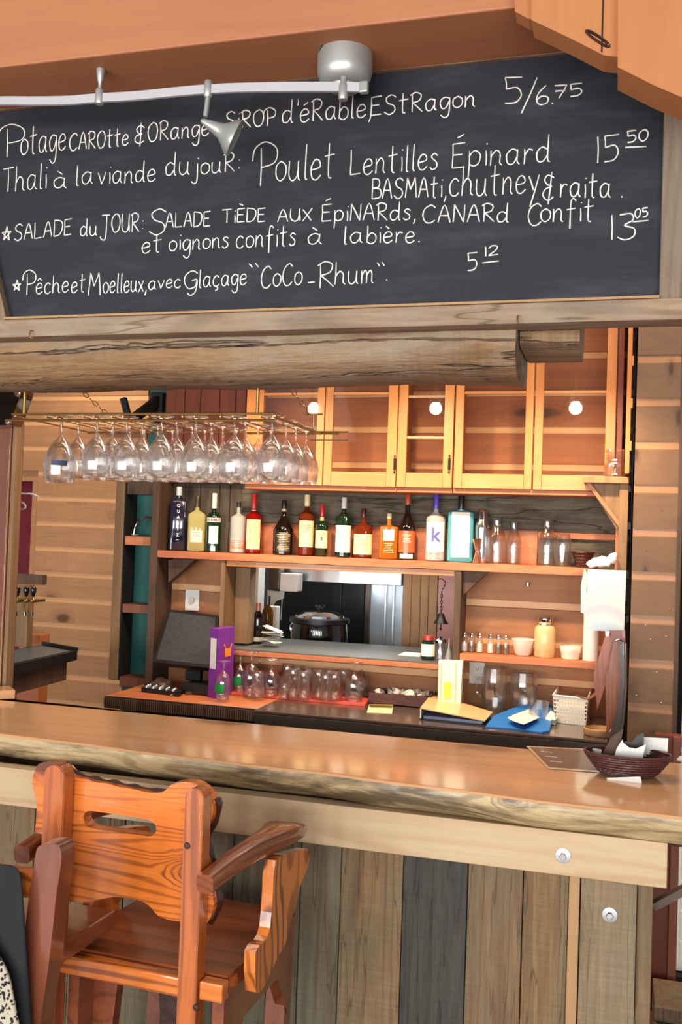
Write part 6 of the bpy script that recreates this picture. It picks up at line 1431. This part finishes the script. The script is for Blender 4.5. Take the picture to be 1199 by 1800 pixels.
pitch = open_prof([(.80, 0), (.86, .03), (.98, .35), (1, .6), (.9, .85), (.80, 1)], .045)
def flipped(name, label, px, b_, t_, w, Y, prof, cat, handle=0, group=None):
    Y = min(4.42, pZ(px, b_, CZ + .0025).y); loc, s = at_shelf(px, b_, Y, CZ + .0025); H = (b_ - t_) * s; r = w * s / 2
    T = thing(name, label, cat, loc, 0, group)
    mb = MB().lathe([(a * r, c * H) for a, c in prof], 28); mb.xf(Matrix.Translation((0, 0, H)) @ Matrix.Rotation(R(180), 4, 'X'))
    mb.build('body', 'glass', T, smooth=True)
    if handle: MB().tube(smooth_path([(handle * r * .9, 0, H * .72), (handle * r * 1.32, 0, H * .66), (handle * r * 1.36, 0, H * .42), (handle * r * .98, 0, H * .30)], 5), .007, 8).build('handle', 'glass', T, smooth=True)
    return T
flipped('glass_pitcher', 'upturned clear glass pitcher nearest the outlet, handle to the left', 868, 1250, 1172, 46, 4.22, pitch, 'pitcher', -1, 'upturned pitchers')
flipped('glass_pitcher', 'upturned clear glass pitcher right of its twin, tilted against it', 919, 1248, 1175, 50, 4.28, pitch, 'pitcher', 0, 'upturned pitchers')
T = thing('tumbler', 'clear tumbler standing between pitcher and plastic basket', 'glass', (X_(947, 1240, 4.22), 4.22, CZ + .002))
MB().lathe([(0, 0), (.034, 0), (.036, .004), (.044, .09), (.042, .09), (.034, .008), (0, .007)], 24).build('body', 'glass', T, smooth=True)
T = thing('plastic_basket', 'white perforated plastic basket with cutlery at the right of the counter', 'basket', pZ(1003, 1270, CZ))
q = [pZ(974, 1270, CZ + .002), pZ(1030, 1276, CZ + .002), pZ(1036, 1256, CZ + .002), pZ(984, 1252, CZ + .002)]
c0 = sum(q, Vector()) / 4; hT = .118; up = [c0 + (p - c0) * 1.10 + Vector((0, 0, hT)) for p in q]
mb = MB(); mb.prism(q, (0, 0, .003))
for k in range(4):
    a, b, c, d = q[k], q[(k + 1) % 4], up[(k + 1) % 4], up[k]
    for i in range(12):       # ribs and slots: a real lattice
        u0, u1 = i / 11 - .012, i / 11 + .012
        u0, u1 = max(u0, 0), min(u1, 1)
        mb.poly([a.lerp(b, u0), a.lerp(b, u1), d.lerp(c, u1), d.lerp(c, u0)])
    for j in range(8):
        v0 = j / 7.0; v1 = min(v0 + (.12 if j == 7 or j == 0 else .055), 1.0); v0 = min(v0, .90)
        mb.poly([a.lerp(d, v0), b.lerp(c, v0), b.lerp(c, v1), a.lerp(d, v1)])
mb.build('basket_lattice', 'white', T, world=True)
mb = MB(); mb.tube(up, .004, 6, closed=True); mb.build('rim', 'white', T, smooth=True, world=True)
MB().prism([c0 + (p - c0) * .9 + Vector((0, 0, .004)) for p in q], (0, 0, .08)).build('napkin_stack', 'ceramic', T, world=True)
T = thing('rolled_cutlery', 'brown wooden tongs poking out of the plastic basket', 'tongs', up[2])
MB().tube(smooth_path([pY(1012, 1222, 4.15), pY(1032, 1228, 4.15), pY(1046, 1220, 4.15), pY(1049, 1210, 4.15)], 4), [.005] * 4 + [.008] * 9, 8, flat=.5).build('tongs', 'post_red', T, smooth=True, world=True)
T = thing('round_dish', 'round pale wooden dish beside the plastic basket', 'dish', (X_(1056, 1262, 4.06), 4.06, CZ + .002))
MB().lathe([(0, 0), (.062, 0), (.066, .006), (.066, .026), (.060, .028), (.058, .010), (0, .009)], 32).build('dish', 'strip', T, smooth=True)
# open binder lying down
T = thing('lever_binder', 'cream lever-arch binder lying open on the steel counter', 'binder', pZ(795, 1268, CZ))
a, b, c, d = pZ(738, 1265, CZ + .002), pZ(852, 1277, CZ + .002), pZ(866, 1262, CZ + .002), pZ(758, 1238, CZ + .002)
MB().prism([a, b, c, d], (0, 0, .004)).build('lower_cover', 'black', T, world=True)
MB().prism([a.lerp(c, .05) + Vector((0, 0, .005)), b.lerp(d, .04) + Vector((0, 0, .005)), c.lerp(a, .06) + Vector((0, 0, .005)), d.lerp(b, .05) + Vector((0, 0, .005))], (0, 0, .012)).build('page_block', capmat((150, 160, 196)), T, world=True)
h4 = Vector((0, 0, .046))
MB().hexa([a + h4, b + Vector((0, 0, .020)), c + Vector((0, 0, .022)), d + h4], [a + h4 + Vector((0, 0, .004)), b + Vector((0, 0, .024)), c + Vector((0, 0, .026)), d + h4 + Vector((0, 0, .004))]).build('upper_cover', capmat((226, 186, 130)), T, world=True)
MB().prism([a + Vector((0, 0, .006)), a.lerp(b, .02) + Vector((0, 0, .006)), d.lerp(c, .02) + Vector((0, 0, .006)), d + Vector((0, 0, .006))], (0, 0, .04)).build('spine', 'white', T, world=True)
T = thing('blue_folder', 'bright blue folder with two paper notes lying on the steel counter', 'folder', pZ(915, 1275, CZ))
top_ = [(853, 1277), (868, 1258), (900, 1245), (930, 1238), (958, 1237), (970, 1241), (972, 1256), (966, 1284), (952, 1287), (900, 1280)]
P_b = [pZ(x, y, CZ + .002) for x, y in top_]; zl = [.002, .012, .028, .034, .034, .03, .024, .006, .003, .004]
mb = MB(); TP = [pZ(x, y, CZ + .004 + z_) for (x, y), z_ in zip(top_, zl)]; mb.hexa([Vector((p.x, p.y, CZ + .002)) for p in TP], TP); mb.build('folder', plain('bright_blue_card', (34, 116, 196), .5, noise=.06), T, world=True)
for L in ([(892, 1262), (905, 1256), (921, 1274), (903, 1268)], [(905, 1256), (932, 1246), (948, 1262), (920, 1274)]):
    MB().prism([pZ(x, y, CZ + .034) for x, y in L], (0, 0, .0012)).build('paper_note', 'paper', T, world=True)
T = thing('crumpled_towel', 'small crumpled white paper towel at the right of the blue folder', 'towel', pZ(968, 1275, CZ))
mb = MB(); bmesh.ops.create_icosphere(mb.bm, subdivisions=4, radius=.03)
for v in mb.bm.verts:
    v.co = Vector((v.co.x * .8, v.co.y * 1.6, max(v.co.z, -.012))) * (1 + .2 * math.sin(v.co.x * 170 + 2) * math.sin(v.co.y * 140) + .1 * math.sin(v.co.z * 260))
mb.xf(Matrix.Translation(pZ(969, 1272, CZ) + Vector((0, 0, .017)))); mb.build('towel', 'paper', T, smooth='all', world=True)
T = thing('paper_card', 'blank cream card lying at the left of the steel counter', 'card', pZ(668, 1247, CZ))
MB().prism([pZ(645, 1253, CZ + .002), pZ(689, 1255, CZ + .002), pZ(691, 1241, CZ + .002), pZ(649, 1239, CZ + .002)], (0, 0, .002)).build('card', 'cream', T, world=True)
MB().prism([pZ(649, 1240, CZ + .0045), pZ(691, 1242, CZ + .0045), pZ(690, 1239, CZ + .02), pZ(650, 1238, CZ + .02)], (0, .002, 0)).build('fold', 'cream', T, world=True)
# hanging white sheets / menu bundle at the right
T = thing('hanging_sheets', 'white and pale green paper sheets with a pastel print, hung on the right post', 'paper', pY(1065, 1010, 4.10))
def pastel():
    m, t, b = nt('pastel_print'); tc = N(t, 'ShaderNodeTexCoord')
    mp = N(t, 'ShaderNodeMapping', {0: tc.outputs['Object'], 1: tuple(-Vector((X_(1058, 1120, 4.09), 4.09, Z_(1058, 1120, 4.09))) + Vector(T.location))})
    g = N(t, 'ShaderNodeVectorMath', {0: mp.outputs[0]}, operation='LENGTH')
    c = ramp(t, g.outputs['Value'], [(0.0, lin((180, 188, 204))), (.05, lin((176, 192, 206))), (.085, lin((186, 204, 200))), (.115, lin((206, 180, 192))), (.13, lin((214, 186, 192))), (.145, lin((196, 214, 196))), (.25, lin((208, 222, 206)))])
    t.links.new(c, b.inputs['Base Color']); b.inputs['Roughness'].default_value = .5; return m
q = [pY(1030, 1108, 4.09), pY(1097, 1110, 4.09), pY(1101, 1003, 4.09), pY(1033, 1001, 4.09)]
MB().prism(q, (0, .006, 0)).build('front_sheet', pastel(), T, world=True)
MB().prism([pY(1021, 1076, 4.12), pY(1029, 1080, 4.12), pY(1033, 1001, 4.12), pY(1027, 1001, 4.12), pY(1021, 1030, 4.12)], (0, .012, 0)).build('rear_sheet', plain('pale_green_sheet', (206, 226, 206), .6), T, world=True)
T = thing('cloth_glove', 'crumpled white cloth lying on top above the hanging sheets', 'cloth', (X_(1062, 990, 4.14), 4.14, Z_(1062, 1001, 4.14)))
mb = MB(); mb.tube(smooth_path([pY(1032, 994, 4.13), pY(1046, 989, 4.13), pY(1062, 987, 4.13), pY(1074, 990, 4.13)], 4), [.010, .016, .018, .021, .023, .024, .025, .026, .027, .027, .025, .022, .014], 12, flat=.6)
mb.tube(smooth_path([pY(1072, 990, 4.13), pY(1078, 980, 4.13), pY(1085, 978, 4.13)], 3), [.014, .018, .020, .020, .018, .016, .010], 12)
for v in mb.bm.verts: v.co += Vector((1, 0, 1)) * .0025 * math.sin(v.co.x * 160 + v.co.z * 210)
mb.build('cloth', 'cloth', T, smooth='all', world=True)
MB().box(X_(1030, 1000, 4.13), X_(1096, 1000, 4.13), 4.11, 4.30, Z_(1062, 1002, 4.13) - .008, Z_(1062, 1002, 4.13), .001).build('ledge', 'post_tan', un, world=True)
def hang(name, label, cat, polys):
    T = thing(name, label, cat, pY(1075, 1110, 3.95))
    for nm, P, Y, dyv, mt in polys: MB().prism([pY(x, y, Y + e) for x, y, e in P], (0.004, dyv, 0)).build(nm, mt, T, world=True)
    return T
photo = wood('brown_menu_print', (176, 104, 66), (126, 66, 40), (70, 34, 24), 'z', 2, 9, .35, .3, .5, vary=.2)
hang('hanging_menus', 'bundle of dark wood-print menus hanging at the right end of the counter', 'menus', [
    ('menu', [(1066, 1112, 0), (1080, 1112, 0), (1075, 1175, 0), (1050, 1247, 0), (1043, 1186, 0)], 3.97, .006, photo),
    ('menu', [(1080, 1125, 0), (1094, 1132, 0), (1090, 1230, 0), (1078, 1275, 0), (1066, 1288, 0), (1065, 1195, 0)], 3.93, .006, photo),
    ('menu', [(1086, 1128, 0), (1097, 1128, 0), (1098, 1200, 0), (1092, 1270, 0), (1078, 1320, 0), (1070, 1300, 0), (1086, 1240, 0), (1090, 1190, 0)], 3.88, .03, capmat((66, 50, 46))),
    ('menu', [(1092, 1130, 0), (1100, 1132, 0), (1101, 1210, 0), (1095, 1275, 0), (1084, 1325, 0), (1090, 1260, 0)], 3.91, .03, capmat((110, 96, 90))),
    ('bundle_top', [(1070, 1108, 0), (1098, 1108, 0), (1099, 1136, 0), (1078, 1136, 0)], 3.96, .02, capmat((110, 56, 44)))])
T = hang('bull_clip', 'metal clip holding the hanging menus', 'clip', [('clip_wire', [(1064, 1110, 0), (1072, 1110, 0), (1070, 1118, 0), (1065, 1118, 0)], 3.94, .01, 'chrome')])
MB().tube(smooth_path([pY(1080, 1128, 3.87), pY(1088, 1124, 3.87), pY(1096, 1130, 3.87), pY(1090, 1134, 3.87)], 3), .002, 6).build('clip_ring', 'chrome', T, smooth=True, world=True)

# ================================================================== basket and papers on the bar
bc = pZ(1103, 1362, BZ); bk_ = thing('wicker_basket', 'oval dark wicker basket holding cards, on the right end of the bar', 'basket', (bc.x, bc.y, BZ + .002), R(6))
s = (bc - CAM).dot(_f) / F; RX = 74 * s
wicker(bk_, [(RX * .62, .004), (RX * .70, .010), (RX * .82, .026), (RX * .93, .042), (RX, .056)], 48, 1, .62, 'wicker', .0023, 9, 34)
MB().lathe([(0, .002), (RX * .66, .002), (RX * .66, .007), (0, .007)], 40, sx=1, sy=.62).build('base', 'wicker', bk_)
Yb_ = bc.y
def card(name, label, pts, Y, mat, dy_=.002, cat='card', tilt=0.0, zmin=BZ + .012):
    T = thing(name, label, cat, pY(pts[0][0], pts[0][1], Y))
    P = [pY(x, y, Y) for x, y in pts]; z0 = min(p.z for p in P)
    P = [p + Vector((0, (p.z - z0) * tilt, 0)) for p in P]
    MB().prism([Vector((p.x, p.y, max(p.z, zmin))) for p in P], (0, dy_, 0)).build('sheet', mat, T, world=True)
    return T
card('dark_card_case', 'dark brown leather bill folder standing in the wicker basket', [(1055, 1344), (1079, 1346), (1092, 1300), (1096, 1282), (1090, 1286), (1074, 1298), (1062, 1320)], Yb_ + .01, 'post_brown', .012, 'folder')
arc_ = [(1082, 1345)] + [(1079, 1334), (1084, 1316), (1094, 1300)] + [(1096, 1306), (1106, 1314), (1118, 1316), (1128, 1312), (1136, 1308)] + [(1131, 1328), (1127, 1347)]
card('menu_card', 'white card with a curved cut-out leaning in the wicker basket', arc_, Yb_ - .012, 'paper')
card('menu_card', 'plain white sheet standing behind the wicker basket', [(1130, 1335), (1172, 1345), (1175, 1298), (1130, 1296)], Yb_ + .06, 'paper')
card('menu_card', 'small white card at the left inside the wicker basket', [(1033, 1330), (1054, 1342), (1058, 1318), (1036, 1314)], Yb_ + .03, 'paper')
card('dark_pouch', 'black pouch standing in the middle of the wicker basket', [(1098, 1330), (1132, 1335), (1132, 1290), (1120, 1294), (1110, 1306), (1098, 1306)], Yb_ + .03, 'black', .02, 'pouch')
T = thing('name_tag_card', 'small white card clipped to the front of the wicker basket', 'card', pY(1098, 1375, Yb_ - .08))
yb = Yb_ - RX * .62 - .006
MB().prism([pY(1066, 1367, yb), pY(1072, 1379, yb), pY(1130, 1383, yb), pY(1126, 1365, yb)], (0, -.0015, 0)).build('sheet', 'paper', T, world=True)
T = thing('printed_menu', 'dark wood-print menu lying flat on the bar, left of the wicker basket', 'menu', pZ(985, 1335, BZ))
P = [pZ(925, 1312, BZ + .0015), pZ(1032, 1317, BZ + .0015), pZ(1060, 1358, BZ + .0015), pZ(962, 1351, BZ + .0015)]
c0 = sum(P, Vector()) / 4
MB().prism(P, (0, 0, .0012)).build('sheet', capmat((206, 178, 140)), T, world=True)
MB().prism([c0 + (p - c0) * .90 + Vector((0, 0, .0014)) for p in P], (0, 0, .0004)).build('print', wood('menu_dark_print', (120, 88, 66), (92, 66, 50), (70, 48, 36), 'x', 3, 8, .4, 0, .4, coat=.3), T, world=True)
mb = MB()
for k in range(3):
    a_ = P[0].lerp(P[3], .25 + k * .22).lerp(P[1].lerp(P[2], .25 + k * .22), .16); mb.box(a_.x, a_.x + .035, a_.y, a_.y + .003, BZ + .0035, BZ + .0040)
mb.build('text_line', 'paper', T, world=True)
T = thing('loose_paper', 'scrap of white paper at the far right edge of the bar top', 'paper', pZ(1195, 1339, BZ))
MB().prism([pZ(1190, 1337, BZ + .001), pZ(1215, 1345, BZ + .001), pZ(1215, 1335, BZ + .001), pZ(1196, 1332, BZ + .001)], (0, 0, .006)).build('sheet', 'paper', T, world=True)

# ================================================================== halogen lamps over the aisle
M['bulb'] = plain('lit_halogen_bulb', (255, 236, 200), .3, noise=0, emit=45.0)
for k, (lx, ly, p_) in enumerate(HAL):
    T = thing('halogen_lamp', 'small lit halogen lamp hanging over the aisle behind the chalkboard, ' + ['left', 'middle', 'right'][k] + ' one of three', 'lamp', (lx, ly, 2.385))
    MB().lathe([(.034, -.005), (.030, .02), (.014, .05), (.010, .07), (0, .07)], 20).build('reflector', 'nickel', T, smooth=True)
    MB().tube([(0, 0, .07), (0, 0, .898)], .004, 8).build('stem', 'nickel', T, smooth=True)
    MB().lathe([(0, -.012), (.014, -.008), (.018, .004), (.012, .016), (0, .02)], 16).build('bulb', 'bulb', T, smooth=True)
